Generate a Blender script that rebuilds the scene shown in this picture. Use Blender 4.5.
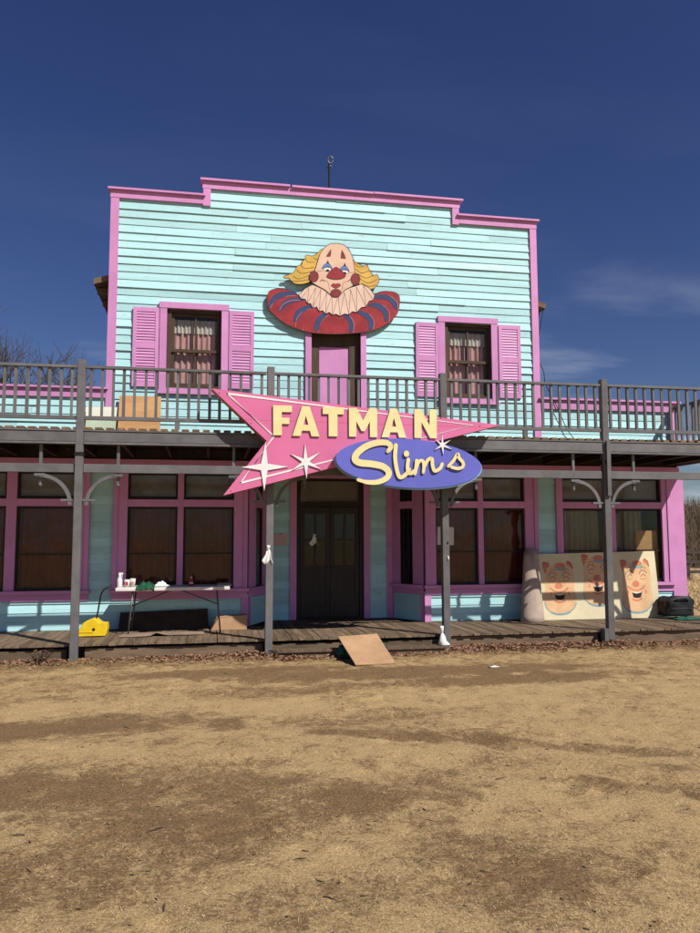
import bpy, bmesh, math, random
from mathutils import Vector, Matrix, noise
from mathutils.geometry import tessellate_polygon
for o in list(bpy.data.objects): bpy.data.objects.remove(o)
rnd = random.Random(7)
SC = bpy.context.scene
COL = SC.collection

# ------------------------------------------------------------------ camera
K = 1.06
FPX, PITCH, YAW, ROLL = 763.2, 0.0936, 0.1826, 0.0031
CAM = Vector((0, -10.7259 * K, 1.6 * K))
_fw0 = Vector((math.sin(YAW), math.cos(YAW), 0))
_r = Vector((math.cos(YAW), -math.sin(YAW), 0))
_fw = _fw0 * math.cos(PITCH) + Vector((0, 0, math.sin(PITCH)))
_up = Vector((0, 0, math.cos(PITCH))) - _fw0 * math.sin(PITCH)
def ray(u, v):
    a, b = u - 350, v - 466.5
    c, s = math.cos(ROLL), math.sin(ROLL)
    return _r * ((c * a + s * b) / FPX) - _up * ((-s * a + c * b) / FPX) + _fw
def W(u, v, y):
    "photo pixel -> (x, z) on the upright plane at depth y"
    d = ray(u, v); t = (y - CAM.y) / d.y; p = CAM + d * t
    return p.x, p.z
def G(u, v, z=0.0):
    "photo pixel -> (x, y) on the level plane at height z"
    d = ray(u, v); t = (z - CAM.z) / d.z; p = CAM + d * t
    return p.x, p.y
cd = bpy.data.cameras.new('camera')
cam = bpy.data.objects.new('camera', cd); COL.objects.link(cam)
cd.sensor_fit = 'VERTICAL'; cd.sensor_height = 36.0
cd.lens = FPX / 933.0 * 36.0
cd.clip_start = 0.05; cd.clip_end = 4000
rr = _r * math.cos(ROLL) - _up * math.sin(ROLL)
uu = _up * math.cos(ROLL) + _r * math.sin(ROLL)
M = Matrix((rr, uu, -_fw)).transposed().to_4x4(); M.translation = CAM
cam.matrix_world = M
SC.camera = cam

# ------------------------------------------------------------------ light
SUNDIR = Vector((1.42, -1.84, 2.33)).normalized()       # towards the sun
EL = math.asin(SUNDIR.z); AZ = math.atan2(SUNDIR.x, SUNDIR.y)
w = bpy.data.worlds.new('World'); SC.world = w; w.use_nodes = True
nt = w.node_tree; nt.nodes.clear()
def N(t, **k):
    n = nt.nodes.new(t)
    for a, b in k.items(): setattr(n, a, b)
    return n
def L(a, b): nt.links.new(a, b)
sky = N('ShaderNodeTexSky', sky_type='NISHITA', sun_disc=False)
sky.sun_elevation = EL; sky.sun_rotation = AZ
sky.altitude = 600; sky.air_density = 1.0; sky.dust_density = 0.7; sky.ozone_density = 3.2
tc = N('ShaderNodeTexCoord')
sep = N('ShaderNodeSeparateXYZ'); L(tc.outputs['Generated'], sep.inputs[0])
def MA(op, a, b=None, c=None):
    n = N('ShaderNodeMath', operation=op)
    for i, x in enumerate((a, b, c)):
        if x is None: continue
        if isinstance(x, (int, float)): n.inputs[i].default_value = x
        else: L(x, n.inputs[i])
    return n.outputs[0]
zc = MA('ADD', MA('MAXIMUM', sep.outputs[2], 0.0), 0.10)
comb = N('ShaderNodeCombineXYZ')
L(MA('DIVIDE', sep.outputs[0], zc), comb.inputs[0]); L(MA('DIVIDE', sep.outputs[1], zc), comb.inputs[1])
mp = N('ShaderNodeMapping'); L(comb.outputs[0], mp.inputs[0])
mp.inputs['Rotation'].default_value = (0, 0, 0.5); mp.inputs['Scale'].default_value = (0.34, 0.75, 1)
mp.inputs['Location'].default_value = (0.2, 1.55, 0)
nz = N('ShaderNodeTexNoise'); L(mp.outputs[0], nz.inputs[0])
nz.inputs['Scale'].default_value = 1.5; nz.inputs['Detail'].default_value = 9; nz.inputs['Roughness'].default_value = 0.55
nz.inputs['Distortion'].default_value = 0.35
cr = N('ShaderNodeMapRange', interpolation_type='SMOOTHSTEP'); L(nz.outputs[0], cr.inputs[0])
cr.inputs[1].default_value = 0.47; cr.inputs[2].default_value = 0.66
low = N('ShaderNodeMapRange', interpolation_type='SMOOTHSTEP'); L(sep.outputs[2], low.inputs[0])
low.inputs[1].default_value = 0.42; low.inputs[2].default_value = 0.05
cl = MA('MULTIPLY', MA('MULTIPLY', cr.outputs[0], MA('ADD', MA('MULTIPLY', low.outputs[0], 0.98), 0.02)), 0.85)
hsv = N('ShaderNodeHueSaturation'); hsv.inputs['Hue'].default_value = 0.522; hsv.inputs['Saturation'].default_value = 1.2
L(sky.outputs[0], hsv.inputs['Color'])
mx = N('ShaderNodeMix', data_type='RGBA'); L(cl, mx.inputs[0]); L(hsv.outputs[0], mx.inputs[6])
mx.inputs[7].default_value = (8.0, 8.8, 10.8, 1)
bg = N('ShaderNodeBackground'); bg.inputs[1].default_value = 0.06
L(mx.outputs[2], bg.inputs[0])
wo = N('ShaderNodeOutputWorld'); L(bg.outputs[0], wo.inputs[0])
sd = bpy.data.lights.new('sun', 'SUN'); sd.energy = 5.0; sd.angle = math.radians(0.53); sd.color = (1.0, 0.945, 0.87)
sun = bpy.data.objects.new('sun', sd); COL.objects.link(sun)
sun.rotation_euler = SUNDIR.to_track_quat('Z', 'Y').to_euler(); sun.location = (6, -8, 14)
SC.view_settings.view_transform = 'Standard'; SC.view_settings.look = 'None'
SC.cycles.diffuse_bounces = 1
SC.view_settings.exposure = 0.0; SC.view_settings.gamma = 1.0

# ------------------------------------------------------------------ materials
def mat(name, col, rough=0.7, var=0.12, dirt=0.0, dirtcol=(0.12, 0.09, 0.06), scale=3.0, stretch=(1, 1, 1),
        bump=0.15, bscale=40.0, spec=0.3, metal=0.0, rand=0.0, chips=0.0, chipcol=(0.33, 0.29, 0.24), col2=None, streak=0.0):
    m = bpy.data.materials.new(name); m.use_nodes = True
    t = m.node_tree; n = t.nodes; l = t.links
    b = n['Principled BSDF']; b.inputs['Roughness'].default_value = rough; b.inputs['Metallic'].default_value = metal
    b.inputs['Specular IOR Level'].default_value = spec
    tc = n.new('ShaderNodeTexCoord'); mp = n.new('ShaderNodeMapping'); mp.inputs['Scale'].default_value = stretch
    oi = n.new('ShaderNodeObjectInfo')
    add = n.new('ShaderNodeVectorMath'); add.operation = 'MULTIPLY_ADD'
    cmb = n.new('ShaderNodeCombineXYZ')
    for i in range(3): l.new(oi.outputs['Random'], cmb.inputs[i])
    l.new(cmb.outputs[0], add.inputs[0]); add.inputs[1].default_value = (37, 51, 23)
    l.new(tc.outputs['Object'], add.inputs[2]); l.new(add.outputs[0], mp.inputs[0])
    def noi(s, d=6, r=0.6):
        x = n.new('ShaderNodeTexNoise'); l.new(mp.outputs[0], x.inputs[0])
        x.inputs['Scale'].default_value = s; x.inputs['Detail'].default_value = d; x.inputs['Roughness'].default_value = r
        return x.outputs[0]
    def mixc(f, a, c, mode='MIX'):
        x = n.new('ShaderNodeMix'); x.data_type = 'RGBA'; x.blend_type = mode
        if isinstance(f, float): x.inputs[0].default_value = f
        else: l.new(f, x.inputs[0])
        for i, v in ((6, a), (7, c)):
            if isinstance(v, tuple): x.inputs[i].default_value = (*v[:3], 1)
            else: l.new(v, x.inputs[i])
        return x.outputs[2]
    def mr(x, a, b_, c=0.0, d=1.0):
        y = n.new('ShaderNodeMapRange'); y.interpolation_type = 'SMOOTHSTEP'; l.new(x, y.inputs[0])
        for i, v in enumerate((a, b_, c, d)): y.inputs[i + 1].default_value = v
        return y.outputs[0]
    lo = tuple(c * (1 - var) for c in col); hi = col2 if col2 else tuple(min(1, c * (1 + var)) for c in col)
    c = mixc(mr(noi(scale), 0.3, 0.7), lo, hi)
    if rand:
        c = mixc(1.0, c, (1, 1, 1), 'MULTIPLY')
        x = n.new('ShaderNodeHueSaturation'); l.new(c, x.inputs['Color'])
        l.new(mr(oi.outputs['Random'], 0, 1, 1 - rand, 1 + rand * 0.6), x.inputs['Value'])
        c = x.outputs[0]
    if dirt: c = mixc(mr(noi(scale * 2.3, 8, 0.7), 0.52, 0.75, 0, dirt), c, dirtcol)
    if streak:
        mp2 = n.new('ShaderNodeMapping'); mp2.inputs['Scale'].default_value = (14, 14, 0.9); l.new(add.outputs[0], mp2.inputs[0])
        x = n.new('ShaderNodeTexNoise'); l.new(mp2.outputs[0], x.inputs[0]); x.inputs['Scale'].default_value = 1.0; x.inputs['Detail'].default_value = 5
        c = mixc(mr(x.outputs[0], 0.55, 0.8, 0, streak), c, dirtcol)
    if chips: c = mixc(mr(noi(scale * 6, 5, 0.65), 0.70 - chips * 0.1, 0.72 - chips * 0.1), c, chipcol)
    l.new(c, b.inputs['Base Color'])
    if bump:
        bp = n.new('ShaderNodeBump'); bp.inputs['Strength'].default_value = bump; bp.inputs['Distance'].default_value = 0.01
        l.new(noi(bscale, 5, 0.6), bp.inputs['Height']); l.new(bp.outputs[0], b.inputs['Normal'])
    return m
MT = {}
def defmat(k, *a, **kw): MT[k] = mat(k, *a, **kw)
defmat('cyan', (0.455, 0.765, 0.79), 0.55, 0.07, dirt=0.35, dirtcol=(0.36, 0.52, 0.53), scale=1.6, stretch=(0.6, 1, 4), bump=0.35, bscale=18, rand=0.13, chips=0.6, chipcol=(0.42, 0.46, 0.43), streak=0.30)
defmat('pink', (0.65, 0.285, 0.56), 0.5, 0.07, dirt=0.22, dirtcol=(0.44, 0.19, 0.38), scale=2.0, bump=0.2, bscale=25, rand=0.08, chips=0.5, chipcol=(0.48, 0.33, 0.42), streak=0.30)
defmat('grey', (0.145, 0.143, 0.145), 0.6, 0.15, dirt=0.3, dirtcol=(0.21, 0.20, 0.19), scale=4, stretch=(1, 1, 1), bump=0.25, bscale=40, rand=0.12, chips=0.12, chipcol=(0.2, 0.18, 0.15))
defmat('brownwood', (0.075, 0.047, 0.027), 0.6, 0.2, dirt=0.3, scale=5, stretch=(1, 1, 0.25), bump=0.2, rand=0.1)
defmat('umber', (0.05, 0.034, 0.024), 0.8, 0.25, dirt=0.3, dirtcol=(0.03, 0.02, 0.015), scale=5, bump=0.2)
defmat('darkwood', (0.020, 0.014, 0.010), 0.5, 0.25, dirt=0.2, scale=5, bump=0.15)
defmat('doorwood', (0.030, 0.022, 0.017), 0.45, 0.25, dirt=0.2, scale=5, stretch=(1, 1, 0.2), bump=0.2, rand=0.1)
defmat('black', (0.012, 0.012, 0.012), 0.5, 0.2, scale=8, bump=0.1)
defmat('floorwood', (0.185, 0.13, 0.083), 0.75, 0.3, dirt=0.5, dirtcol=(0.085, 0.062, 0.043), scale=5, stretch=(3, 0.35, 3), bump=0.5, bscale=18, rand=0.28)
defmat('deckwood', (0.20, 0.115, 0.055), 0.75, 0.3, dirt=0.4, scale=5, stretch=(3, 0.4, 3), bump=0.4, rand=0.3)
defmat('skirt', (0.165, 0.115, 0.072), 0.8, 0.3, dirt=0.5, scale=4, stretch=(0.4, 1, 3), bump=0.5, bscale=25, rand=0.2)
defmat('roof', (0.16, 0.11, 0.07), 0.85, 0.3, dirt=0.4, scale=6, bump=0.5, rand=0.15)
defmat('plywood', (0.52, 0.29, 0.125), 0.7, 0.16, dirt=0.3, dirtcol=(0.38, 0.19, 0.075), scale=3, stretch=(0.5, 2.5, 2.5), bump=0.15, bscale=40, rand=0.08)
defmat('cardboard', (0.49, 0.30, 0.165), 0.85, 0.12, dirt=0.2, dirtcol=(0.36, 0.21, 0.11), scale=3, bump=0.12, rand=0.06)
defmat('cardboard_old', (0.33, 0.235, 0.17), 0.85, 0.2, dirt=0.4, dirtcol=(0.2, 0.14, 0.1), scale=4, bump=0.2)
defmat('palegreen', (0.45, 0.55, 0.40), 0.6, 0.1, dirt=0.3, dirtcol=(0.32, 0.38, 0.27), scale=4, bump=0.1)
defmat('cream_side', (0.72, 0.72, 0.6), 0.6, 0.05, scale=4, bump=0.05)
defmat('signpink', (0.68, 0.175, 0.35), 0.4, 0.07, dirt=0.15, dirtcol=(0.62, 0.13, 0.28), scale=1.6, bump=0.06, chips=0.12, chipcol=(0.62, 0.25, 0.34), streak=0.10)
defmat('signside', (0.52, 0.13, 0.11), 0.6, 0.15, scale=4, bump=0.1)
defmat('signblue', (0.14, 0.155, 0.58), 0.4, 0.06, dirt=0.15, dirtcol=(0.15, 0.13, 0.45), scale=2, bump=0.05)
defmat('signblueside', (0.23, 0.40, 0.60), 0.5, 0.1, scale=4, bump=0.05)
defmat('signwhite', (0.86, 0.82, 0.80), 0.5, 0.05, dirt=0.15, dirtcol=(0.6, 0.5, 0.48), scale=6, bump=0.05)
defmat('signcream', (0.84, 0.72, 0.36), 0.5, 0.05, dirt=0.18, dirtcol=(0.62, 0.5, 0.26), scale=4, bump=0.06)
defmat('letterside', (0.20, 0.055, 0.045), 0.6, 0.1, scale=4, bump=0.05)
defmat('clownred', (0.33, 0.026, 0.035), 0.55, 0.22, dirt=0.45, dirtcol=(0.20, 0.03, 0.04), scale=3.5, bump=0.1, chips=0.1, chipcol=(0.45, 0.25, 0.22), streak=0.2)
defmat('clowndarkred', (0.23, 0.03, 0.035), 0.55, 0.15, dirt=0.2, scale=4, bump=0.08)
defmat('clownpinkline', (0.60, 0.17, 0.17), 0.6, 0.1, scale=6, bump=0.05)
defmat('clownblue', (0.038, 0.06, 0.15), 0.55, 0.15, dirt=0.3, dirtcol=(0.07, 0.08, 0.17), scale=4, bump=0.08, streak=0.15)
defmat('clownskin', (0.76, 0.52, 0.37), 0.55, 0.07, dirt=0.25, dirtcol=(0.58, 0.32, 0.2), scale=3, bump=0.08, streak=0.12)
defmat('clowncollar', (0.78, 0.56, 0.44), 0.55, 0.08, dirt=0.25, dirtcol=(0.55, 0.33, 0.22), scale=3, bump=0.08, streak=0.15)
defmat('clownhair', (0.68, 0.43, 0.09), 0.55, 0.12, dirt=0.3, dirtcol=(0.40, 0.22, 0.05), scale=4, bump=0.08)
defmat('eyeblue', (0.12, 0.24, 0.58), 0.5, 0.08, scale=4, bump=0.05)
defmat('ink', (0.03, 0.018, 0.015), 0.6, 0.1, scale=6, bump=0.05)
defmat('softink', (0.20, 0.09, 0.07), 0.6, 0.1, scale=6, bump=0.05)
defmat('panelcream', (0.74, 0.66, 0.44), 0.6, 0.06, dirt=0.3, dirtcol=(0.60, 0.51, 0.32), scale=3, bump=0.1, streak=0.12)
defmat('panelskin', (0.75, 0.48, 0.26), 0.6, 0.1, dirt=0.6, dirtcol=(0.73, 0.58, 0.36), scale=5, bump=0.05)
defmat('panelorange', (0.66, 0.22, 0.12), 0.6, 0.15, dirt=0.8, dirtcol=(0.72, 0.36, 0.22), scale=5, bump=0.05)
defmat('panelblue', (0.22, 0.36, 0.42), 0.6, 0.1, dirt=0.5, dirtcol=(0.45, 0.48, 0.4), scale=6, bump=0.05)
defmat('carpet', (0.47, 0.37, 0.31), 0.95, 0.1, dirt=0.3, dirtcol=(0.36, 0.28, 0.23), scale=4, bump=0.6, bscale=140, spec=0.05)
defmat('tabletop', (0.78, 0.74, 0.68), 0.5, 0.05, dirt=0.2, dirtcol=(0.6, 0.55, 0.48), scale=5, bump=0.1, bscale=90)
defmat('steel', (0.13, 0.13, 0.135), 0.4, 0.1, scale=6, bump=0.05, metal=0.6)
defmat('yellow', (0.80, 0.55, 0.02), 0.4, 0.08, dirt=0.35, dirtcol=(0.5, 0.34, 0.03), scale=8, bump=0.08)
defmat('white', (0.80, 0.80, 0.78), 0.7, 0.05, dirt=0.1, dirtcol=(0.62, 0.62, 0.6), scale=8, bump=0.1)
defmat('paper', (0.72, 0.68, 0.66), 0.8, 0.05, dirt=0.15, dirtcol=(0.55, 0.5, 0.5), scale=8, bump=0.08)
defmat('pinkpaper', (0.62, 0.45, 0.45), 0.8, 0.05, scale=8, bump=0.05)
defmat('teal', (0.012, 0.10, 0.065), 0.7, 0.25, dirt=0.2, scale=12, bump=0.4, bscale=60)
defmat('greencloth', (0.012, 0.085, 0.045), 0.85, 0.25, scale=14, bump=0.3)
defmat('navy', (0.02, 0.022, 0.07), 0.7, 0.2, scale=10, bump=0.3)
defmat('redplastic', (0.50, 0.022, 0.025), 0.35, 0.08, scale=8, bump=0.03)
defmat('blackfabric', (0.014, 0.015, 0.016), 0.55, 0.3, scale=12, bump=0.4, bscale=60)
defmat('rubber', (0.02, 0.02, 0.02), 0.5, 0.2, scale=8, bump=0.1)
defmat('curtainred', (0.17, 0.03, 0.022), 0.9, 0.2, scale=4, bump=0.1)
defmat('curtainpink', (0.66, 0.36, 0.33), 0.9, 0.1, scale=4, bump=0.1)
defmat('curtainlace', (0.66, 0.58, 0.50), 0.9, 0.1, dirt=0.3, dirtcol=(0.4, 0.33, 0.28), scale=30, bump=0.2)
defmat('curtainbeige', (0.30, 0.25, 0.18), 0.9, 0.12, scale=4, bump=0.1)
defmat('interior', (0.035, 0.026, 0.020), 0.9, 0.2, scale=2, bump=0)
defmat('transomblind', (0.36, 0.33, 0.30), 0.8, 0.12, dirt=0.3, scale=3, bump=0.1)
defmat('bark', (0.085, 0.068, 0.052), 0.9, 0.25, scale=6, bump=0.3)
defmat('brush', (0.16, 0.115, 0.075), 0.95, 0.3, scale=6, bump=0.0, rand=0.25)
defmat('hill', (0.17, 0.125, 0.075), 0.95, 0.3, dirt=0.5, dirtcol=(0.10, 0.08, 0.05), scale=0.5, bump=0.4, bscale=4)
defmat('fencewood', (0.06, 0.048, 0.038), 0.85, 0.2, scale=6, bump=0.2)
defmat('leaf', (0.25, 0.12, 0.07), 0.85, 0.3, col2=(0.42, 0.235, 0.15), scale=28, bump=0.1, stretch=(1, 1, 1))
defmat('straw', (0.62, 0.47, 0.25), 0.9, 0.25, scale=30, bump=0)
defmat('twig', (0.045, 0.032, 0.022), 0.9, 0.3, scale=20, bump=0)
defmat('pebble', (0.33, 0.26, 0.18), 0.9, 0.35, scale=25, bump=0.2)
def glass(name, tint=(0.9, 0.92, 0.92), rough=0.02):
    m = bpy.data.materials.new(name); m.use_nodes = True
    n = m.node_tree.nodes; l = m.node_tree.links; n.clear()
    o = n.new('ShaderNodeOutputMaterial'); mx = n.new('ShaderNodeMixShader'); tr = n.new('ShaderNodeBsdfTransparent')
    gl = n.new('ShaderNodeBsdfGlossy'); lw = n.new('ShaderNodeLayerWeight'); pw = n.new('ShaderNodeMath'); pw.operation = 'POWER'; l.new(lw.outputs['Facing'], pw.inputs[0]); pw.inputs[1].default_value = 4.0
    fr = n.new('ShaderNodeMath'); fr.operation = 'MULTIPLY_ADD'; l.new(pw.outputs[0], fr.inputs[0]); fr.inputs[1].default_value = 0.8; fr.inputs[2].default_value = 0.022
    tc = n.new('ShaderNodeTexCoord'); nz = n.new('ShaderNodeTexNoise'); nz.inputs['Scale'].default_value = 2.2
    bp = n.new('ShaderNodeBump'); bp.inputs['Strength'].default_value = 0.12; bp.inputs['Distance'].default_value = 0.05
    l.new(tc.outputs['Object'], nz.inputs[0]); l.new(nz.outputs[0], bp.inputs['Height'])
    l.new(bp.outputs[0], gl.inputs['Normal'])
    tr.inputs[0].default_value = (*tint, 1); gl.inputs['Roughness'].default_value = rough
    l.new(fr.outputs[0], mx.inputs[0]); l.new(tr.outputs[0], mx.inputs[1]); l.new(gl.outputs[0], mx.inputs[2]); l.new(mx.outputs[0], o.inputs[0])
    MT[name] = m
glass('glass'); glass('dirtyglass', (0.86, 0.86, 0.84), 0.1)

# ------------------------------------------------------------------ mesh helpers
class MB:
    def __init__(s): s.v = []; s.f = []; s.m = []
    def quad(s, a, b, c, d, mi=0):
        i = len(s.v); s.v += [tuple(a), tuple(b), tuple(c), tuple(d)]; s.f.append((i, i + 1, i + 2, i + 3)); s.m.append(mi); return s
    def hexa(s, p, mi=0):                                   # 8 points: bottom ring 0-3, top ring 4-7
        i = len(s.v); s.v += [tuple(x) for x in p]
        for q in ((3, 2, 1, 0), (4, 5, 6, 7), (0, 1, 5, 4), (1, 2, 6, 5), (2, 3, 7, 6), (3, 0, 4, 7)):
            s.f.append(tuple(i + k for k in q)); s.m.append(mi)
        return s
    def box(s, x0, x1, y0, y1, z0, z1, mi=0):
        return s.hexa([(x0, y0, z0), (x1, y0, z0), (x1, y1, z0), (x0, y1, z0), (x0, y0, z1), (x1, y0, z1), (x1, y1, z1), (x0, y1, z1)], mi)
    def tube(s, pts, rad, n=8, mi=0, cap=True):
        pts = [Vector(p) for p in pts]; R = rad if isinstance(rad, (list, tuple)) else [rad] * len(pts)
        i0 = len(s.v); prev = None
        for k, p in enumerate(pts):
            d = (pts[min(k + 1, len(pts) - 1)] - pts[max(k - 1, 0)]).normalized()
            if prev is None:
                a = d.cross(Vector((0, 0, 1)))
                if a.length < 0.05: a = d.cross(Vector((0, 1, 0)))
                a.normalize()
            else:
                a = prev - d * prev.dot(d); a.normalize()
            prev = a; b = d.cross(a)
            for j in range(n):
                t = 2 * math.pi * (j + 0.5) / n
                s.v.append(tuple(p + (a * math.cos(t) + b * math.sin(t)) * R[k]))
        for k in range(len(pts) - 1):
            for j in range(n):
                s.f.append((i0 + k * n + j, i0 + k * n + (j + 1) % n, i0 + (k + 1) * n + (j + 1) % n, i0 + (k + 1) * n + j)); s.m.append(mi)
        if cap:
            s.f.append(tuple(i0 + j for j in range(n))[::-1]); s.m.append(mi)
            e = i0 + (len(pts) - 1) * n; s.f.append(tuple(e + j for j in range(n))); s.m.append(mi)
        return s
    def lathe(s, prof, n=14, c=(0, 0, 0), mi=0):            # prof [(r, z)]
        i0 = len(s.v)
        for r_, z in prof:
            for j in range(n):
                t = 2 * math.pi * j / n; s.v.append((c[0] + r_ * math.cos(t), c[1] + r_ * math.sin(t), c[2] + z))
        for k in range(len(prof) - 1):
            for j in range(n):
                s.f.append((i0 + k * n + j, i0 + k * n + (j + 1) % n, i0 + (k + 1) * n + (j + 1) % n, i0 + (k + 1) * n + j)); s.m.append(mi)
        s.f.append(tuple(i0 + j for j in range(n))[::-1]); s.m.append(mi)
        e = i0 + (len(prof) - 1) * n; s.f.append(tuple(e + j for j in range(n))); s.m.append(mi)
        return s
    def plate(s, poly, fr, d0, d1, mi=0, smi=None):
        """flat polygon [(a,b)] cut from sheet: fr(a,b,d) -> point, front at depth d1, back at depth d0"""
        smi = mi if smi is None else smi
        n = len(poly); i0 = len(s.v)
        s.v += [tuple(fr(a, b, d1)) for a, b in poly] + [tuple(fr(a, b, d0)) for a, b in poly]
        for t in tessellate_polygon([[Vector((a, b, 0)) for a, b in poly]]):
            s.f.append((i0 + t[0], i0 + t[1], i0 + t[2])); s.m.append(mi)
            s.f.append((i0 + n + t[2], i0 + n + t[1], i0 + n + t[0])); s.m.append(smi)
        for k in range(n):
            q = (k + 1) % n; s.f.append((i0 + k, i0 + n + k, i0 + n + q, i0 + q)); s.m.append(smi)
        return s
    def ribbon(s, pts, wd, fr, d0, d1, mi=0, smi=None, closed=False, rnd_=True):
        "brush stroke of width wd (number or function of 0..1) along 2-D pts"
        if closed: pts = list(pts) + [pts[0]]
        P_ = [Vector(p) for p in pts]; n = len(P_); Lf = []; Rt = []
        for k in range(n):
            a = P_[k - 1] if k else (P_[n - 2] if closed else P_[0]); b = P_[k + 1] if k < n - 1 else (P_[1] if closed else P_[n - 1])
            d = (b - a); d = d.normalized() if d.length > 1e-9 else Vector((1, 0)); nn = Vector((-d.y, d.x))
            h = (wd(k / (n - 1)) if callable(wd) else wd) / 2
            Lf.append(P_[k] + nn * h); Rt.append(P_[k] - nn * h)
        smi_ = mi if smi is None else smi
        i0 = len(s.v)
        for q in range(n): s.v += [tuple(fr(*Lf[q], d1)), tuple(fr(*Rt[q], d1)), tuple(fr(*Lf[q], d0)), tuple(fr(*Rt[q], d0))]
        for q in range(n - 1):
            a, b = i0 + 4 * q, i0 + 4 * q + 4
            s.f += [(a, a + 1, b + 1, b), (a, b, b + 2, a + 2), (a + 1, a + 3, b + 3, b + 1)]; s.m += [mi, smi_, smi_]
        if not closed and rnd_:
            for q, sg in ((0, -1), (n - 1, 1)):
                h = (wd(q / (n - 1)) if callable(wd) else wd) / 2
                c = P_[q]; s.plate([(c.x + h * math.cos(t * math.pi / 6), c.y + h * math.sin(t * math.pi / 6)) for t in range(12)], fr, d0, d1 - (0.0004 if d1 - d0 < 0.01 else 0.003), mi, smi_) if h > 1e-4 else None
        return s
    def mesh(s, name, mats):
        me = bpy.data.meshes.new(name); me.from_pydata(s.v, [], s.f)
        for m_ in mats: me.materials.append(MT[m_])
        me.polygons.foreach_set('material_index', s.m); me.update(); return me
    def build(s, name, mats, parent=None, smooth=False, fix=True, loc=None, rot=None):
        if isinstance(mats, str): mats = [mats]
        me = s.mesh(name, mats)
        if fix:
            b = bmesh.new(); b.from_mesh(me); bmesh.ops.recalc_face_normals(b, faces=b.faces); b.to_mesh(me); b.free()
        if smooth: me.polygons.foreach_set('use_smooth', [True] * len(me.polygons))
        return link(name, me, parent, loc, rot)
def link(name, me, parent=None, loc=None, rot=None):
    o = bpy.data.objects.new(name, me); COL.objects.link(o)
    if parent: o.parent = parent
    if loc: o.location = loc
    if rot: o.rotation_euler = rot
    return o
def empty(name, loc=(0, 0, 0), rz=0, parent=None):
    o = bpy.data.objects.new(name, None); COL.objects.link(o); o.location = loc; o.rotation_euler = (0, 0, rz); o.empty_display_size = 0.2
    if parent: o.parent = parent
    return o
def tag(o, label=None, cat=None, group=None, kind=None):
    if label: o['label'] = label
    if cat: o['category'] = cat
    if group: o['group'] = group
    if kind: o['kind'] = kind
    return o
def spline(pts, k=6, closed=False):
    "Catmull-Rom through pts"
    P_ = [Vector(p) for p in pts]; n = len(P_); out = []
    rng = range(n) if closed else range(n - 1)
    for i in rng:
        g = (lambda j: P_[j % n]) if closed else (lambda j: P_[max(0, min(n - 1, j))])
        a, b, c, d = g(i - 1), g(i), g(i + 1), g(i + 2)
        for t in range(k):
            t /= k
            out.append(tuple(0.5 * ((2 * b) + (c - a) * t + (2 * a - 5 * b + 4 * c - d) * t * t + (3 * b - a - 3 * c + d) * t ** 3)))
    if not closed: out.append(tuple(P_[-1]))
    return out
def bevel(o, wd=0.01, seg=2):
    b = o.modifiers.new('bevel', 'BEVEL'); b.width = wd; b.segments = seg; b.limit_method = 'ANGLE'; return o

# ------------------------------------------------------------------ ground
ZF = 0.223                     # porch floor
YW = 1.84                      # front wall
blobs = []                     # darker patches of bare soil: (x, y, rx, ry, rotation, strength)
def blob(px, py, rx, ry, a, s): x, y = G(px, py); blobs.append((x, y, rx, ry, a, s))
blob(30, 727, 1.6, 0.42, 0.05, 0.9); blob(180, 795, 1.5, 0.7, -0.35, 0.55); blob(110, 860, 1.0, 0.5, 0.3, 0.5)
blob(420, 672, 2.2, 0.40, 0.0, 0.9); blob(505, 680, 1.6, 0.30, 0.05, 0.75); blob(240, 671, 1.5, 0.30, 0.1, 0.6)
blob(280, 690, 1.0, 0.35, 0.1, 0.45); blob(490, 868, 0.45, 0.55, 0.2, 0.5); blob(400, 790, 0.6, 0.35, 0.2, 0.42)
blob(40, 790, 0.8, 0.35, 0.0, 0.35); blob(620, 870, 0.6, 0.4, 0.3, 0.35); blob(520, 745, 1.7, 0.16, -0.42, 0.55)
blob(430, 735, 1.0, 0.22, -0.3, 0.45); blob(640, 790, 0.9, 0.14, -0.5, 0.4); blob(300, 905, 0.5, 0.3, 0.0, 0.3); blob(350, 720, 1.2, 0.3, 0.0, 0.3)
rut = [G(395, 715), G(450, 733), G(510, 752), G(575, 768), G(700, 800)]
def seg_d(x, y):
    best = 9
    for (ax, ay), (bx_, by_) in zip(rut, rut[1:]):
        dx, dy = bx_ - ax, by_ - ay; t = max(0, min(1, ((x - ax) * dx + (y - ay) * dy) / (dx * dx + dy * dy)))
        best = min(best, math.hypot(x - ax - t * dx, y - ay - t * dy))
    return best
def soil(x, y):
    n1 = noise.fractal(Vector((x * 0.8, y * 1.1, 3.1)), 1.0, 2.0, 6)
    n2 = noise.fractal(Vector((x * 2.7, y * 3.2, 8.1)), 1.0, 2.0, 5)
    d = 0.20 + 0.26 * n1 + 0.22 * n2
    for bx, by, rx, ry, a, s in blobs:
        dx, dy = x - bx, y - by; c, s_ = math.cos(a), math.sin(a)
        q = ((dx * c + dy * s_) / rx) ** 2 + ((-dx * s_ + dy * c) / ry) ** 2 + 1.0 * n2 + 0.5 * n1
        if q < 1.6: d += 0.85 * s * max(0, min(1, (1.5 - q) / 1.1))
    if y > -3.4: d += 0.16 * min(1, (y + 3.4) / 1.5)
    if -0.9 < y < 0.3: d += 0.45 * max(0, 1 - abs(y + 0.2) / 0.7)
    return max(0.0, min(1.0, d))
_fr = random.Random(77); FOOT = {}
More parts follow.
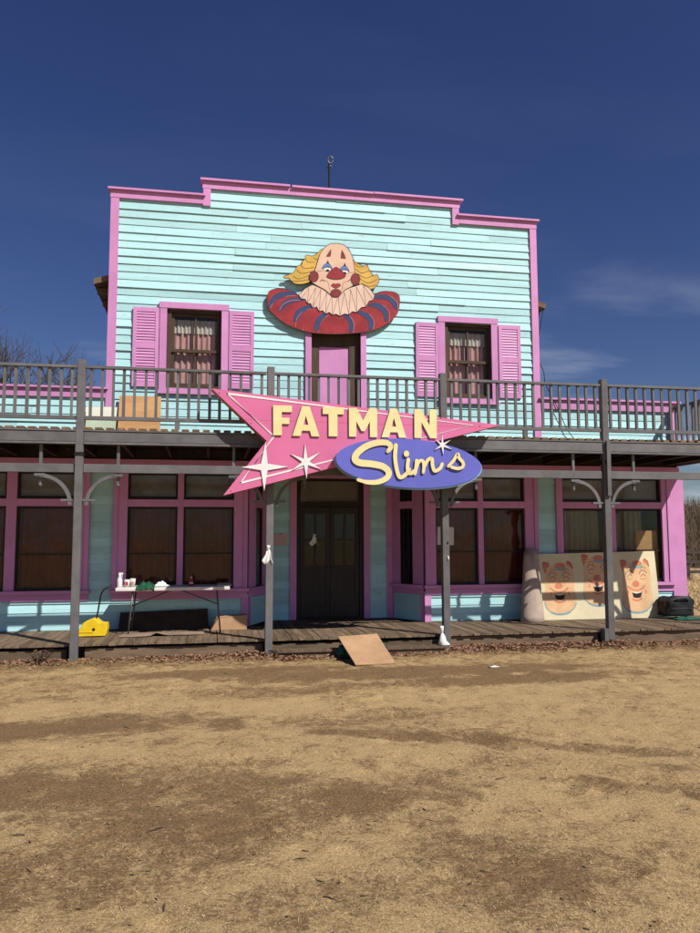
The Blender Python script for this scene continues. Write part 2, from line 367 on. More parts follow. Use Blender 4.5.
for _ in range(170):                                  # scuffs and footprints
    fy = -9.2 + 8.6 * _fr.random(); fx = _fr.uniform(-1, 1) * (1.5 + (fy + 11.4) * 0.55) + (fy + 11.4) * 0.19; fa = _fr.uniform(0, 6.28)
    for ci in range(int(math.floor(fx - 0.3)), int(math.floor(fx + 0.3)) + 1):
        for cj in range(int(math.floor(fy - 0.3)), int(math.floor(fy + 0.3)) + 1): FOOT.setdefault((ci, cj), []).append((fx, fy, math.cos(fa), math.sin(fa), _fr.uniform(0.008, 0.02)))
def foot(x, y):
    z = 0.0
    for fx, fy, c, s_, dp in FOOT.get((math.floor(x), math.floor(y)), ()):
        a, b_ = (x - fx) * c + (y - fy) * s_, -(x - fx) * s_ + (y - fy) * c
        q = (a / 0.15) ** 2 + (b_ / 0.06) ** 2
        if q < 4: z += -dp * math.exp(-q * q) + dp * 0.5 * math.exp(-(q - 1.8) ** 2 * 3)
    return z
def gz(x, y):
    if abs(x) > 25 or y < -13 or y > 6: return 0.0
    e = min(1.0, max(0.0, (0.35 - y) / 0.5)) if y < 0.4 else 0.0
    z = 0.022 * noise.fractal(Vector((x * 0.9, y * 0.9, 0)), 1.0, 2.0, 3) + 0.011 * noise.fractal(Vector((x * 6, y * 6, 5)), 1.0, 2.0, 4)
    d = seg_d(x, y)
    if d < 0.5: z += -0.028 * math.exp(-(d / 0.09) ** 2) + 0.02 * math.exp(-((d - 0.2) / 0.09) ** 2)
    return (z + foot(x, y)) * e - (0.015 if y > 0.3 else 0)
xsn = []; x = -9.0
xs_ = [-400, -150, -60, -25, -14] + [-9 + 0.042 * i for i in range(int(19.5 / 0.042))] + [12, 16, 25, 60, 150, 400]
ys_ = [-400, -120, -40, -18, -13] + [-11.9 + 0.042 * i for i in range(int(12.5 / 0.042))] + [1, 3, 6, 12, 20, 40, 100, 400]
gv = []; ga = []
for yy in ys_:
    for xx in xs_:
        gv.append((xx, yy, gz(xx, yy))); ga.append(soil(xx, yy) if abs(xx) < 26 and -14 < yy < 3 else 0.3)
nx = len(xs_)
gf = [(j * nx + i, j * nx + i + 1, (j + 1) * nx + i + 1, (j + 1) * nx + i) for j in range(len(ys_) - 1) for i in range(nx - 1)]
gme = bpy.data.meshes.new('ground'); gme.from_pydata(gv, [], gf)
at = gme.attributes.new('soil', 'FLOAT', 'POINT'); at.data.foreach_set('value', ga)
gme.polygons.foreach_set('use_smooth', [True] * len(gme.polygons))
gm = bpy.data.materials.new('ground'); gm.use_nodes = True
t = gm.node_tree; n = t.nodes; l = t.links; b = n['Principled BSDF']; b.inputs['Roughness'].default_value = 0.95; b.inputs['Specular IOR Level'].default_value = 0.1
atn = n.new('ShaderNodeAttribute'); atn.attribute_name = 'soil'; tcn = n.new('ShaderNodeTexCoord')
def gn(s, d=6, r=0.65, dist=0.0):
    x = n.new('ShaderNodeTexNoise'); l.new(tcn.outputs['Object'], x.inputs[0]); x.inputs['Scale'].default_value = s
    x.inputs['Detail'].default_value = d; x.inputs['Roughness'].default_value = r; x.inputs['Distortion'].default_value = dist; return x.outputs[0]
def gmr(x, a, b_, c=0.0, d=1.0):
    y = n.new('ShaderNodeMapRange'); l.new(x, y.inputs[0])
    for i, v in enumerate((a, b_, c, d)): y.inputs[i + 1].default_value = v
    return y.outputs[0]
def gmath(op, a, b_):
    y = n.new('ShaderNodeMath'); y.operation = op
    for i, v in enumerate((a, b_)):
        if isinstance(v, (int, float)): y.inputs[i].default_value = v
        else: l.new(v, y.inputs[i])
    return y.outputs[0]
def gmix(f, a, c, mode='MIX'):
    x = n.new('ShaderNodeMix'); x.data_type = 'RGBA'; x.blend_type = mode
    if isinstance(f, float): x.inputs[0].default_value = f
    else: l.new(f, x.inputs[0])
    for i, v in ((6, a), (7, c)):
        if isinstance(v, tuple): x.inputs[i].default_value = (*v, 1)
        else: l.new(v, x.inputs[i])
    return x.outputs[2]
fac = gmr(gmath('ADD', atn.outputs['Fac'], gmath('ADD', gmath('ADD', gmath('MULTIPLY', gmath('SUBTRACT', gn(42, 6, 0.75), 0.5), 1.6), gmath('MULTIPLY', gmath('SUBTRACT', gn(11, 9, 0.8, 0.8), 0.5), 2.2)), gmath('MULTIPLY', gmath('SUBTRACT', gn(3.2, 6, 0.7, 0.8), 0.5), 1.5))), 0.22, 0.70)
sand = gmix(gmr(gn(70, 4, 0.7), 0.35, 0.65), (0.46, 0.31, 0.148), (0.70, 0.505, 0.262))
sand = gmix(gmr(gn(230, 3, 0.7), 0.55, 0.70), sand, (0.80, 0.61, 0.34))
dark = gmix(gmr(gn(55, 5, 0.7), 0.35, 0.65), (0.17, 0.105, 0.054), (0.38, 0.25, 0.13))
gc = gmix(fac, sand, dark)
fleck = gmix(gmr(gn(85, 6, 0.85), 0.36, 0.64), (0.52, 0.50, 0.47), (1.28, 1.26, 1.22))
gc = gmix(1.0, gc, fleck, 'MULTIPLY')
gc = gmix(gmr(gn(150, 3, 0.6), 0.62, 0.68, 0, 0.55), gc, (0.12, 0.075, 0.04))
l.new(gc, b.inputs['Base Color'])
bp = n.new('ShaderNodeBump'); bp.inputs['Strength'].default_value = 0.9; bp.inputs['Distance'].default_value = 0.025
hh = gmath('ADD', gmath('MULTIPLY', gn(28, 6, 0.7), 0.8), gmath('MULTIPLY', gn(140, 4, 0.7), 0.45)); l.new(hh, bp.inputs['Height']); l.new(bp.outputs[0], b.inputs['Normal'])
gme.materials.append(gm)
ground = bpy.data.objects.new('ground', gme); COL.objects.link(ground); tag(ground, kind='structure')

# ------------------------------------------------------------------ building
bld = empty('clapboard_storefront', (0, 0, 0))
tag(bld, 'pale turquoise clapboard storefront with stepped false front and pink trim', 'building')
EXPO = 0.1385
def siding(parent, x0, x1, z0, z1, holes, expo=EXPO, maxlen=3.7, rough=1.0):
    k = 0
    zz = z0
    while zz < z1 - 0.02:
        zt = min(zz + expo, z1)
        br = sorted(set([x0, x1] + [h[i] for h in holes for i in (0, 1) if x0 < h[i] < x1]))
        iv = []
        for a, c in zip(br, br[1:]):
            m_ = (a + c) / 2; lo, hi = zz, zt
            for h in holes:
                if h[0] <= m_ <= h[1] and h[2] < hi and h[3] > lo:
                    if h[2] > lo + 0.001: hi = h[2]
                    elif h[3] < hi - 0.001: lo = h[3]
                    else: hi = lo
            if hi - lo > 0.015:
                if iv and abs(iv[-1][1] - a) < 1e-6 and abs(iv[-1][2] - lo) < 1e-4 and abs(iv[-1][3] - hi) < 1e-4: iv[-1][1] = c
                else: iv.append([a, c, lo, hi])
        for a, c, lo, hi in iv:
            cuts = [a]
            while c - cuts[-1] > maxlen + 0.4: cuts.append(cuts[-1] + rnd.uniform(0.55, 1.0) * maxlen)
            cuts.append(c)
            for p, q in zip(cuts, cuts[1:]):
                g = 0.003 if q < c else 0.0
                tb = 0.024 + rnd.uniform(-0.004, 0.007) * rough; sg = rnd.uniform(-0.004, 0.004) * rough
                full = hi - lo > expo - 0.004
                zb = lo - 0.006 if full else lo
                zb0, zb1 = zb + rnd.uniform(-0.003, 0.003) * rough, zb + rnd.uniform(-0.003, 0.003) * rough
                n_ = max(1, int((q - p) / 0.9)); mb = MB()
                for i in range(n_):                                        # wedge-shaped board, slightly wavy along its lower edge
                    def pt(f):
                        xx = p + (q - g - p) * f
                        wv = 0.0035 * rough * noise.noise(Vector((xx * 1.7, zz * 9, 2)))
                        t_ = tb + 0.006 * rough * noise.noise(Vector((xx * 1.3, zz * 11, 7)))
                        zb_ = zb0 + (zb1 - zb0) * f + wv
                        return (xx, -0.002, zb_), (xx, -t_, zb_), (xx, -0.007, hi + 0.004), (xx, -0.002, hi + 0.004)
                    A, B = pt(i / n_), pt((i + 1) / n_)
                    i0 = len(mb.v); mb.v += list(A) + list(B)
                    for qd in ((0, 4, 5, 1), (1, 5, 6, 2), (2, 6, 7, 3)): mb.f.append(tuple(i0 + j for j in qd)); mb.m.append(0)
                    if i == 0: mb.f.append((i0, i0 + 1, i0 + 2, i0 + 3)); mb.m.append(0)
                    if i == n_ - 1: mb.f.append((i0 + 7, i0 + 6, i0 + 5, i0 + 4)); mb.m.append(0)
                mb.build('siding_board', 'cyan', parent, fix=False)
        zz += expo
def wallmesh(x0, x1, z0, z1, holes, y0=0.0, y1=0.1):
    xs = sorted(set([x0, x1] + [h[i] for h in holes for i in (0, 1) if x0 < h[i] < x1])); zs = sorted(set([z0, z1] + [h[i] for h in holes for i in (2, 3) if z0 < h[i] < z1]))
    mb = MB()
    for a, c in zip(xs, xs[1:]):
        run = None
        for d, e in zip(zs, zs[1:]):
            mx_, mz_ = (a + c) / 2, (d + e) / 2
            if any(h[0] < mx_ < h[1] and h[2] < mz_ < h[3] for h in holes):
                if run: mb.box(a, c, y0, y1, run[0], run[1]); run = None
            else: run = [run[0], e] if run else [d, e]
        if run: mb.box(a, c, y0, y1, run[0], run[1])
    return mb
XL, XR = -6.2, 8.82
UW = [(-0.755, 0.17, 4.262, 5.645), (4.205, 5.10, 4.240, 5.645)]       # upstairs windows
UD = (1.744, 2.633, 3.28, 5.45)                                        # upstairs door
sil = [(XL, -1.73, 4.10, 9), (6.04, XR, 4.10, 9), (-1.73, -0.17, 7.60, 9), (4.51, 6.04, 7.60, 9)]
REC = (0.67, 3.77, ZF, 2.96)
GA = [(-4.32, -3.23), (-3.07, -2.06)]; GB = [(-1.33, -0.52), (-0.42, 0.418)]
GC_ = [(3.985, 4.78), (4.88, 5.679)]; GD = [(6.425, 7.30), (7.475, 8.43)]
low_holes = [(-4.50, -1.98, 0.70, 2.95), (-1.50, 0.67, 0.70, 2.95), (3.77, 5.83, 0.70, 2.95), (6.34, 8.70, 0.70, 2.95)]
lights = [(a, c, 0.86, 2.225) for g_ in (GA, GB, GC_, GD) for a, c in g_] + [(a, c, 2.375, 2.79) for a, c in (GA[0], GA[1], GB[0], GB[1], GC_[0], GC_[1])] + [(6.425, 8.43, 2.375, 2.79)]
wall = wallmesh(XL, XR, ZF + 0.0, 7.9, sil + UW + [UD, REC] + lights).build('front_wall', 'interior', bld, loc=(0, YW, 0))
siding(wall, XL, XR, ZF + 0.01, 0.75, [REC])
siding(wall, -1.98, -1.50, 0.75, 2.95, []); siding(wall, 5.83, 6.34, 0.75, 2.95, [])
siding(wall, XL, -4.5, 0.75, 2.95, [])
siding(wall, XL, XR, 3.22, 7.88, sil + UW + [UD], rough=1.7)
def trim(name, x0, x1, y0, y1, z0, z1, m='pink', par=wall):
    return MB().box(x0, x1, y0, y1, z0, z1).build(name, m, par)
PR = -0.05
# false-front edge boards and copings
trim('corner_board', -1.732, -1.592, PR, 0.10, 3.30, 7.545); trim('corner_board', 5.914, 6.044, PR, 0.10, 3.30, 7.545)
def coping(x0, x1, z0, z1, cap=0.035):
    trim('fascia_board', x0, x1, PR - 0.006, 0.11, z0, z1 - cap)
    trim('coping_cap', x0 - 0.04, x1 + 0.04, PR - 0.055, 0.18, z1 - cap + 0.001, z1)
coping(-1.740, -0.178, 7.548, 7.715); coping(4.515, 6.050, 7.540, 7.712)
trim('step_board', -0.176, -0.045, PR - 0.004, 0.11, 7.520, 7.832); trim('step_board', 4.385, 4.513, PR - 0.004, 0.11, 7.515, 7.832)
def crown():
    x0, x1 = -0.19, 4.53
    trim('fascia_board', x0, x1, PR - 0.008, 0.11, 7.835, 7.962)
    cx = [x0 - 0.04, 1.35, 2.86, x1 + 0.04]
    for i, (a, c) in enumerate(zip(cx, cx[1:])):
        o = trim('coping_cap', a + 0.002, c - 0.002, PR - 0.06, 0.18, 7.966, 8.003); o.rotation_euler = (0, (0.0, 0.004, 0.002)[i], 0)
crown()
coping(XL, -1.736, 4.05, 4.225); coping(6.048, 8.86, 4.085, 4.29)
trim('corner_board', 8.655, 8.835, PR - 0.003, 0.12, 3.23, 4.084)
# pilasters, header and sills at street level
for (o0, o1, gl) in ((-4.50, -1.93, GA), (-1.56, 0.655, GB), (3.785, 5.93, GC_), (6.288, 8.612, GD)):
    a, c = gl[0][0], gl[-1][1]
    trim('pilaster', o0, a - 0.002, -0.052, 0.06, 0.866, 2.80); trim('pilaster', c + 0.002, o1, -0.052, 0.06, 0.866, 2.80)
    trim('pilaster_edge', o0 + 0.001, o0 + 0.075, -0.072, -0.0525, 0.866, 2.80); trim('pilaster_edge', o1 - 0.075, o1 - 0.001, -0.072, -0.0525, 0.866, 2.80)
    trim('mullion', gl[0][1] + 0.001, gl[1][0] - 0.001, -0.05, 0.06, 0.866, 2.228 if gl is GD else 2.80)
    for a_, c_ in gl: trim('transom_bar', a_ - 0.001, c_ + 0.001, -0.046, 0.06, 2.232, 2.352)
    if gl is GD: trim('transom_bar', gl[0][1] + 0.001, gl[1][0] - 0.001, -0.05, 0.06, 2.231, 2.353)
    trim('window_sill', o0 - 0.03, o1 + 0.03, -0.105, 0.06, 0.805, 0.862)
    trim('apron_board', o0, o1, -0.046, 0.03, 0.692, 0.803)
trim('header_board', XL, XR, -0.06, 0.03, 2.803, 3.02)
trim('corner_board', 8.618, 8.90, -0.045, 0.12, ZF, 2.80); trim('corner_board', 0.555, 0.675, -0.04, 0.05, ZF, 0.69); trim('corner_board', 3.768, 3.885, -0.04, 0.05, ZF, 0.69)
trim('wall_return', 8.825, 8.90, 0.121, 3.0, ZF, 4.06, 'pink')

def pleats(x0, x1, z0, z1, amp=0.02, pitch=0.09, seed=0, y=0.0):
    R = random.Random(seed); mb = MB(); n_ = max(8, int((x1 - x0) / pitch * 6)); prev = None
    for i in range(n_ + 1):
        xx = x0 + (x1 - x0) * i / n_
        yy = y + amp * math.sin(xx / pitch * 2 * math.pi + 1.5 * math.sin(xx * 5 + seed)) + amp * 0.4 * math.sin(xx * 41 + seed)
        if prev: mb.quad((prev[0], prev[1], z0), (xx, yy, z0), (xx, yy, z1), (prev[0], prev[1], z1))
        prev = (xx, yy)
    return mb
def winlight(par, x0, x1, z0, z1, frame='darkwood', gl='glass', fr=0.035, split=None, y=0.03):
    "one glazed light: sash frame, pane(s)"
    w_ = MB()
    w_.box(x0, x0 + fr, y - 0.02, y + 0.025, z0, z1); w_.box(x1 - fr, x1, y - 0.02, y + 0.025, z0, z1)
    w_.box(x0 + fr, x1 - fr, y - 0.02, y + 0.025, z0, z0 + fr * 1.4); w_.box(x0 + fr, x1 - fr, y - 0.02, y + 0.025, z1 - fr, z1)
    if split: w_.box(x0 + fr, x1 - fr, y - 0.018, y + 0.022, split - 0.014, split + 0.014)
    win = w_.build('window', frame, wall)
    zs = [z0 + fr * 1.4, split, z1 - fr] if split else [z0 + fr * 1.4, z1 - fr]
    for a, c in zip(zs, zs[1:]):
        MB().box(x0 + fr - 0.004, x1 - fr + 0.004, y + 0.001, y + 0.005, a, c).build('pane', gl, win)
    return win
sd_ = 1
for g_ in (GA, GB, GC_, GD):
    for a, c in g_:
        wn = winlight(wall, a, c, 0.864, 2.228, split=1.45)
        if g_ is GD:
            pleats(a + 0.02, c - (0.32 if a > 7 else 0.05), 0.9, 2.2, 0.022, 0.10, sd_, 0.16).build('curtain', 'curtainbeige', wn)
        else:
            pleats(a - 0.03, c + 0.03, 0.88, 2.25, 0.025, 0.11, sd_, 0.15).build('curtain', 'curtainred', wn)
        sd_ += 1
for (a, c) in (GA[0], GA[1], GB[0], GB[1], GC_[0], GC_[1], (6.425, 8.43)):
    wn = winlight(wall, a, c, 2.356, 2.80, gl='dirtyglass')
    MB().box(a, c, 0.085, 0.092, 2.36, 2.80).build('blind', 'transomblind', wn)
# board stored inside the right-hand shop window
o = MB().box(7.97, 8.415, 0.115, 0.128, 0.90, 1.82).build('plywood_sheet', 'plywood', None, loc=(0, YW, 0))
tag(o, 'orange plywood sheet standing behind the glass of the window beside the pink corner', 'plywood')
# upstairs windows
for wi, (x0, x1, z0, z1) in enumerate(UW):
    t0 = 0.118
    trim('window_casing', x0 - t0, x0, -0.06, 0.0, z0 - 0.06, z1); trim('window_casing', x1, x1 + t0, -0.06, 0.0, z0 - 0.06, z1)
    trim('window_casing', x0 - t0 - 0.012, x1 + t0 + 0.012, -0.067, 0.0, z1 + 0.001, z1 + 0.105); trim('window_sill', x0 - t0 - 0.02, x1 + t0 + 0.02, -0.085, 0.0, z0 - 0.11, z0 - 0.062)
    trim('window_sill', x0, x1, -0.05, 0.0, z0 - 0.06, z0 - 0.004)
    fb = MB(); fb.box(x0, x0 + 0.075, -0.001, 0.13, z0, z1); fb.box(x1 - 0.03, x1, -0.001, 0.13, z0, z1)
    fb.box(x0 + 0.075, x1 - 0.03, -0.001, 0.13, z1 - 0.06, z1); fb.box(x0 + 0.075, x1 - 0.03, 0.0, 0.13, z0, z0 + 0.05)
    win = fb.build('window', 'brownwood', wall)
    a, c = x0 + 0.075, x1 - 0.03; zm = 4.935; xm = (a + c) / 2
    for lo, hi, yy in ((z0 + 0.05, zm + 0.03, 0.105), (zm - 0.03, z1 - 0.06, 0.07)):
        sb = MB(); s_ = 0.05
        sb.box(a, a + s_, yy - 0.02, yy + 0.02, lo, hi); sb.box(c - s_, c, yy - 0.02, yy + 0.02, lo, hi); sb.box(a + s_, c - s_, yy - 0.02, yy + 0.02, lo, lo + 0.055); sb.box(a + s_, c - s_, yy - 0.02, yy + 0.02, hi - 0.055, hi)
        sb.box(xm - 0.018, xm + 0.018, yy - 0.016, yy + 0.016, lo + 0.055, hi - 0.055)
        sb.build('sash', 'brownwood', win)
        for p, q in ((a + s_, xm - 0.018), (xm + 0.018, c - s_)): MB().box(p - 0.003, q + 0.003, yy, yy + 0.004, lo + 0.05, hi - 0.05).build('pane', 'glass', win)
    R = random.Random(wi)
    pleats(a, xm - 0.02, z0 + 0.04, 5.31, 0.018, 0.10, wi * 3 + 1, 0.17).build('curtain', 'curtainpink', win)
    pleats(xm + 0.03, c, z0 + 0.04, 5.31, 0.018, 0.10, wi * 3 + 2, 0.17).build('curtain', 'curtainpink', win)
    pleats(a, c, 5.26, 5.50, 0.012, 0.07, wi + 9, 0.145).build('lace_valance', 'curtainlace', win)
# louvred shutters
SW, SH = 0.43, 1.375
slat_me = MB().hexa([(-0.155, -0.008, -0.022), (0.155, -0.008, -0.022), (0.155, 0.006, 0.022), (-0.155, 0.006, 0.022), (-0.155, -0.013, -0.018), (0.155, -0.013, -0.018), (0.155, 0.001, 0.026), (-0.155, 0.001, 0.026)]).mesh('slat', ['pink'])
for (xc, zb) in ((-1.10, 4.262), (0.512, 4.275), (3.862, 4.240), (5.455, 4.262)):
    sh = MB(); h = SW / 2
    sh.box(-h, -h + 0.06, -0.032, 0, 0, SH); sh.box(h - 0.06, h, -0.032, 0, 0, SH)
    for a, c in ((0, 0.09), (0.66, 0.76), (SH - 0.075, SH)): sh.box(-h + 0.06, h - 0.06, -0.031, 0, a, c)
    sh.box(-h + 0.06, h - 0.06, -0.008, -0.002, 0.09, SH - 0.075)
    s_ = sh.build('shutter', 'pink', wall, loc=(xc, -0.032, zb), rot=(0, rnd.uniform(-0.006, 0.006), rnd.uniform(-0.008, 0.008)))
    for lo, hi in ((0.09, 0.66), (0.76, SH - 0.075)):
        m_ = int((hi - lo) / 0.048)
        for i in range(m_): link('slat', slat_me, s_, (0, -0.016, lo + (i + 0.5) * (hi - lo) / m_))
# upstairs door
trim('door_casing', UD[0] - 0.108, UD[0], -0.058, 0.0, 3.28, UD[3]); trim('door_casing', UD[1], UD[1] + 0.1, -0.058, 0.0, 3.28, UD[3])
trim('door_casing', UD[0] - 0.12, UD[1] + 0.112, -0.055, 0.0, UD[3] + 0.001, UD[3] + 0.1)
fb = MB(); fb.box(UD[0], UD[0] + 0.15, 0.06, 0.14, 3.28, UD[3]); fb.box(UD[1] - 0.19, UD[1], 0.06, 0.14, 3.28, UD[3]); fb.box(UD[0] + 0.15, UD[1] - 0.19, 0.06, 0.14, 5.12, UD[3])
dr = fb.build('balcony_door', 'brownwood', wall)
MB().box(UD[0] + 0.155, UD[1] - 0.195, 0.085, 0.12, 3.29, 5.115).build('door_panel', 'pink', dr)
MB().box(UD[0] + 0.1505, UD[0] + 0.155, 0.07, 0.13, 3.29, 5.115).build('door_stop', 'darkwood', dr)

# recessed entrance: two splayed sides and the door wall
YD = 2.65
def splay(p0, p1, name):
    p0, p1 = Vector(p0), Vector(p1); d = p1 - p0; ln = d.length; a = math.atan2(d.y, d.x)
    wx0, wx1 = ln * 0.30, ln * 0.74
    if name == 'r': wx0, wx1 = ln * 0.26, ln * 0.70
    hl = [(wx0, wx1, 0.86, 2.225), (wx0, wx1, 2.375, 2.79)]
    wl = wallmesh(0, ln, ZF, 2.98, hl, 0.0, 0.06).build('entrance_side_wall', 'interior', bld, loc=(p0.x, p0.y, 0), rot=(0, 0, a))
    siding(wl, 0.06, ln - 0.06, ZF + 0.01, 0.70, [])
    T = lambda nm, *b_: trim(nm, *b_, 'pink', wl)
    T('pilaster', 0.0, wx0, -0.035, 0.0, 0.866, 2.96); T('pilaster', wx1, ln - 0.002, -0.035, 0.0, 0.866, 2.96)
    T('corner_board', 0.0, 0.06, -0.03, 0.0, ZF, 0.69); T('corner_board', ln - 0.06, ln - 0.002, -0.03, 0.0, ZF, 0.69)
    T('transom_bar', wx0 + 0.001, wx1 - 0.001, -0.03, 0.0, 2.235, 2.365); T('header_board', wx0 + 0.001, wx1 - 0.001, -0.033, 0.0, 2.79, 2.96)
    T('window_sill', 0.0, ln - 0.004, -0.08, 0.0, 0.805, 0.862); T('apron_board', 0.0, ln - 0.004, -0.038, 0.0, 0.692, 0.803)
    for a_, c_ in ((0.862, 2.23), (2.367, 2.788)):
        w_ = MB(); w_.box(wx0, wx0 + 0.025, 0, 0.04, a_, c_); w_.box(wx1 - 0.025, wx1, 0, 0.04, a_, c_); w_.box(wx0 + 0.025, wx1 - 0.025, 0, 0.04, a_, a_ + 0.03); w_.box(wx0 + 0.025, wx1 - 0.025, 0, 0.04, c_ - 0.03, c_)
        wn = w_.build('window', 'darkwood', wl); MB().box(wx0 + 0.02, wx1 - 0.02, 0.015, 0.019, a_ + 0.02, c_ - 0.02).build('pane', 'glass', wn)
splay((0.672, YW + 0.012), (1.04, YD), 'l'); splay((3.40, YD), (3.768, YW + 0.012), 'r')
dh = [(1.585, 2.838, ZF, 2.80)]
dw = wallmesh(1.03, 3.41, ZF, 2.98, dh, 0.0, 0.1).build('entrance_wall', 'interior', bld, loc=(0, YD, 0))
siding(dw, 1.09, 1.52, ZF + 0.01, 2.96, []); siding(dw, 2.90, 3.36, ZF + 0.01, 2.96, [])
TD = lambda nm, *b_: trim(nm, *b_, 'pink', dw)
TD('door_casing', 1.462, 1.583, -0.045, 0.0, ZF, 2.96); TD('door_casing', 2.840, 2.955, -0.045, 0.0, ZF, 2.96)
TD('corner_board', 1.04, 1.10, -0.03, 0.0, ZF, 2.96); TD('corner_board', 3.27, 3.395, -0.03, 0.0, ZF, 2.96); TD('door_casing', 1.585, 2.838, -0.04, 0.0, 2.80, 2.96)
fb = MB(); fb.box(1.587, 1.66, 0.0, 0.09, ZF, 2.795); fb.box(2.765, 2.836, 0.0, 0.09, ZF, 2.795); fb.box(1.66, 2.765, 0.0, 0.09, 2.28, 2.37); fb.box(1.66, 2.765, 0.0, 0.09, 2.755, 2.795); fb.box(1.66, 2.765, 0.0, 0.09, ZF, ZF + 0.03)
fb.build('door_frame', 'darkwood', dw)
MB().box(1.66, 2.765, 0.04, 0.045, 2.37, 2.755).build('transom_pane', 'dirtyglass', dw); MB().box(1.66, 2.765, 0.075, 0.08, 2.37, 2.755).build('transom_blind', 'transomblind', dw)
for x0, x1, hs in ((1.665, 2.208, 1), (2.216, 2.760, -1)):
    d = MB(); z0, z1 = ZF + 0.035, 2.272; s_ = 0.075; zm = 1.20
    d.box(x0, x0 + s_, 0.03, 0.075, z0, z1); d.box(x1 - s_, x1, 0.03, 0.075, z0, z1); d.box(x0 + s_, x1 - s_, 0.03, 0.075, z1 - 0.13, z1); d.box(x0 + s_, x1 - s_, 0.03, 0.075, zm - 0.09, zm); d.box(x0 + s_, x1 - s_, 0.03, 0.075, z0, z0 + 0.2)
    d.box(x0 + s_, x1 - s_, 0.05, 0.06, z0 + 0.2, zm - 0.09)
    xm = (x0 + x1) / 2; d.box(xm - 0.018, xm + 0.018, 0.034, 0.07, zm, z1 - 0.13); d.box(x0 + s_, xm - 0.018, 0.034, 0.07, 1.655, 1.69); d.box(xm + 0.018, x1 - s_, 0.034, 0.07, 1.655, 1.69)
    do = d.build('entrance_door', 'doorwood', dw)
    for a, c in ((x0 + s_, xm - 0.018), (xm + 0.018, x1 - s_)):
        for e, f in ((zm, 1.655), (1.69, z1 - 0.13)): MB().box(a - 0.003, c + 0.003, 0.05, 0.054, e - 0.003, f + 0.003).build('pane', 'glass', do)
    hx = x1 - 0.04 if hs > 0 else x0 + 0.04
    MB().tube([(hx, 0.03, 1.15), (hx, -0.005, 1.15)], 0.012, 8).tube([(hx, -0.004, 1.15), (hx, -0.035, 1.15)], [0.022, 0.026], 10).build('door_knob', 'steel', do, True)
MB().box(0.68, 3.76, YW + 0.02, YD, 2.965, 3.02).build('entrance_ceiling', 'darkwood', bld)
# body of the house behind the false front
sh = MB()
sh.box(XL, 8.82, 8.0, 8.1, 0, 4.0); sh.box(XL, XL + 0.1, YW + 0.1, 8.0, 0, 4.0); sh.box(8.72, 8.82, YW + 0.1, 8.0, 0, 4.0)
sh.box(-1.6, -1.5, YW + 0.1, 8.0, 4.0, 6.2); sh.box(5.85, 5.95, YW + 0.1, 8.0, 4.0, 6.2); sh.box(-1.5, 5.85, 7.9, 8.0, 4.0, 6.2)
sh.build('rear_wall', 'cyan', bld)
ib = MB(); ib.box(XL + 0.1, 8.72, 4.6, 4.65, 0.05, 3.05); ib.box(XL + 0.1, 8.72, YW + 0.1, 4.6, 3.05, 3.15); ib.box(XL + 0.1, 8.72, YW + 0.1, 4.6, 0.05, 0.2)
ib.box(-1.5, 5.85, 3.2, 3.25, 3.2, 6.1); ib.box(-1.5, 5.85, YW + 0.1, 3.2, 6.1, 6.15); ib.build('room_lining', 'interior', bld)
rf = MB(); EZ = 6.06
xe0, xe1 = W(94.5, 296, 1.98)[0], W(547, 322, 1.98)[0]; xm = (xe0 + xe1) / 2; zr_ = 7.3
for xe in (xe0, xe1):
    for k_ in range(1):
        rf.hexa([(xe, 1.98, EZ), (xm, 1.98, zr_), (xm, 8.4, zr_), (xe, 8.4, EZ), (xe, 1.98, EZ + 0.10), (xm, 1.98, zr_ + 0.10), (xm, 8.4, zr_ + 0.10), (xe, 8.4, EZ + 0.10)])
roof = rf.build('roof', 'roof', bld)
for i in range(9):
    yy = 2.2 + i * 0.7
    for xe, s_ in ((xe0, 1), (xe1, -1)): MB().box(xe + 0.03 if s_ > 0 else -1.5, -1.6 if s_ > 0 else xe1 - 0.03, 0, 0.09, EZ - 0.10, EZ - 0.005).build('rafter_tail', 'roof', roof, loc=(0 if s_ > 0 else 0, yy, 0)) if s_ > 0 else MB().box(5.95, xe1 - 0.03, 0, 0.09, EZ - 0.10, EZ - 0.005).build('rafter_tail', 'roof', roof, loc=(0, yy, 0))
MB().box(XL, -1.6, YW + 0.1, 8.1, 3.95, 4.0).box(5.95, 8.82, YW + 0.1, 8.1, 3.95, 4.0).build('wing_roof', 'roof', bld)
# vent mast on the roof
mx_, mz0 = W(331, 190, 3.0); _, mz1 = W(331, 163, 3.0)
zb = 6.9
mast = MB().tube([(mx_, 3.0, zb), (mx_, 3.0, mz1)], 0.022, 8).build('roof_mast', 'black', None, True)
tag(mast, 'thin dark mast with ring top rising behind the false front', 'mast')
rg = [(mx_ + 0.02 + 0.05 * math.cos(t_ * math.pi / 8), 3.0, mz1 + 0.07 + 0.075 * math.sin(t_ * math.pi / 8)) for t_ in range(17)]
MB().tube(rg, 0.016, 6).tube([(mx_ - 0.05, 3, mz1 - 0.10), (mx_ + 0.06, 3, mz1 - 0.04)], 0.014, 6).build('mast_ring', 'steel', mast, True)

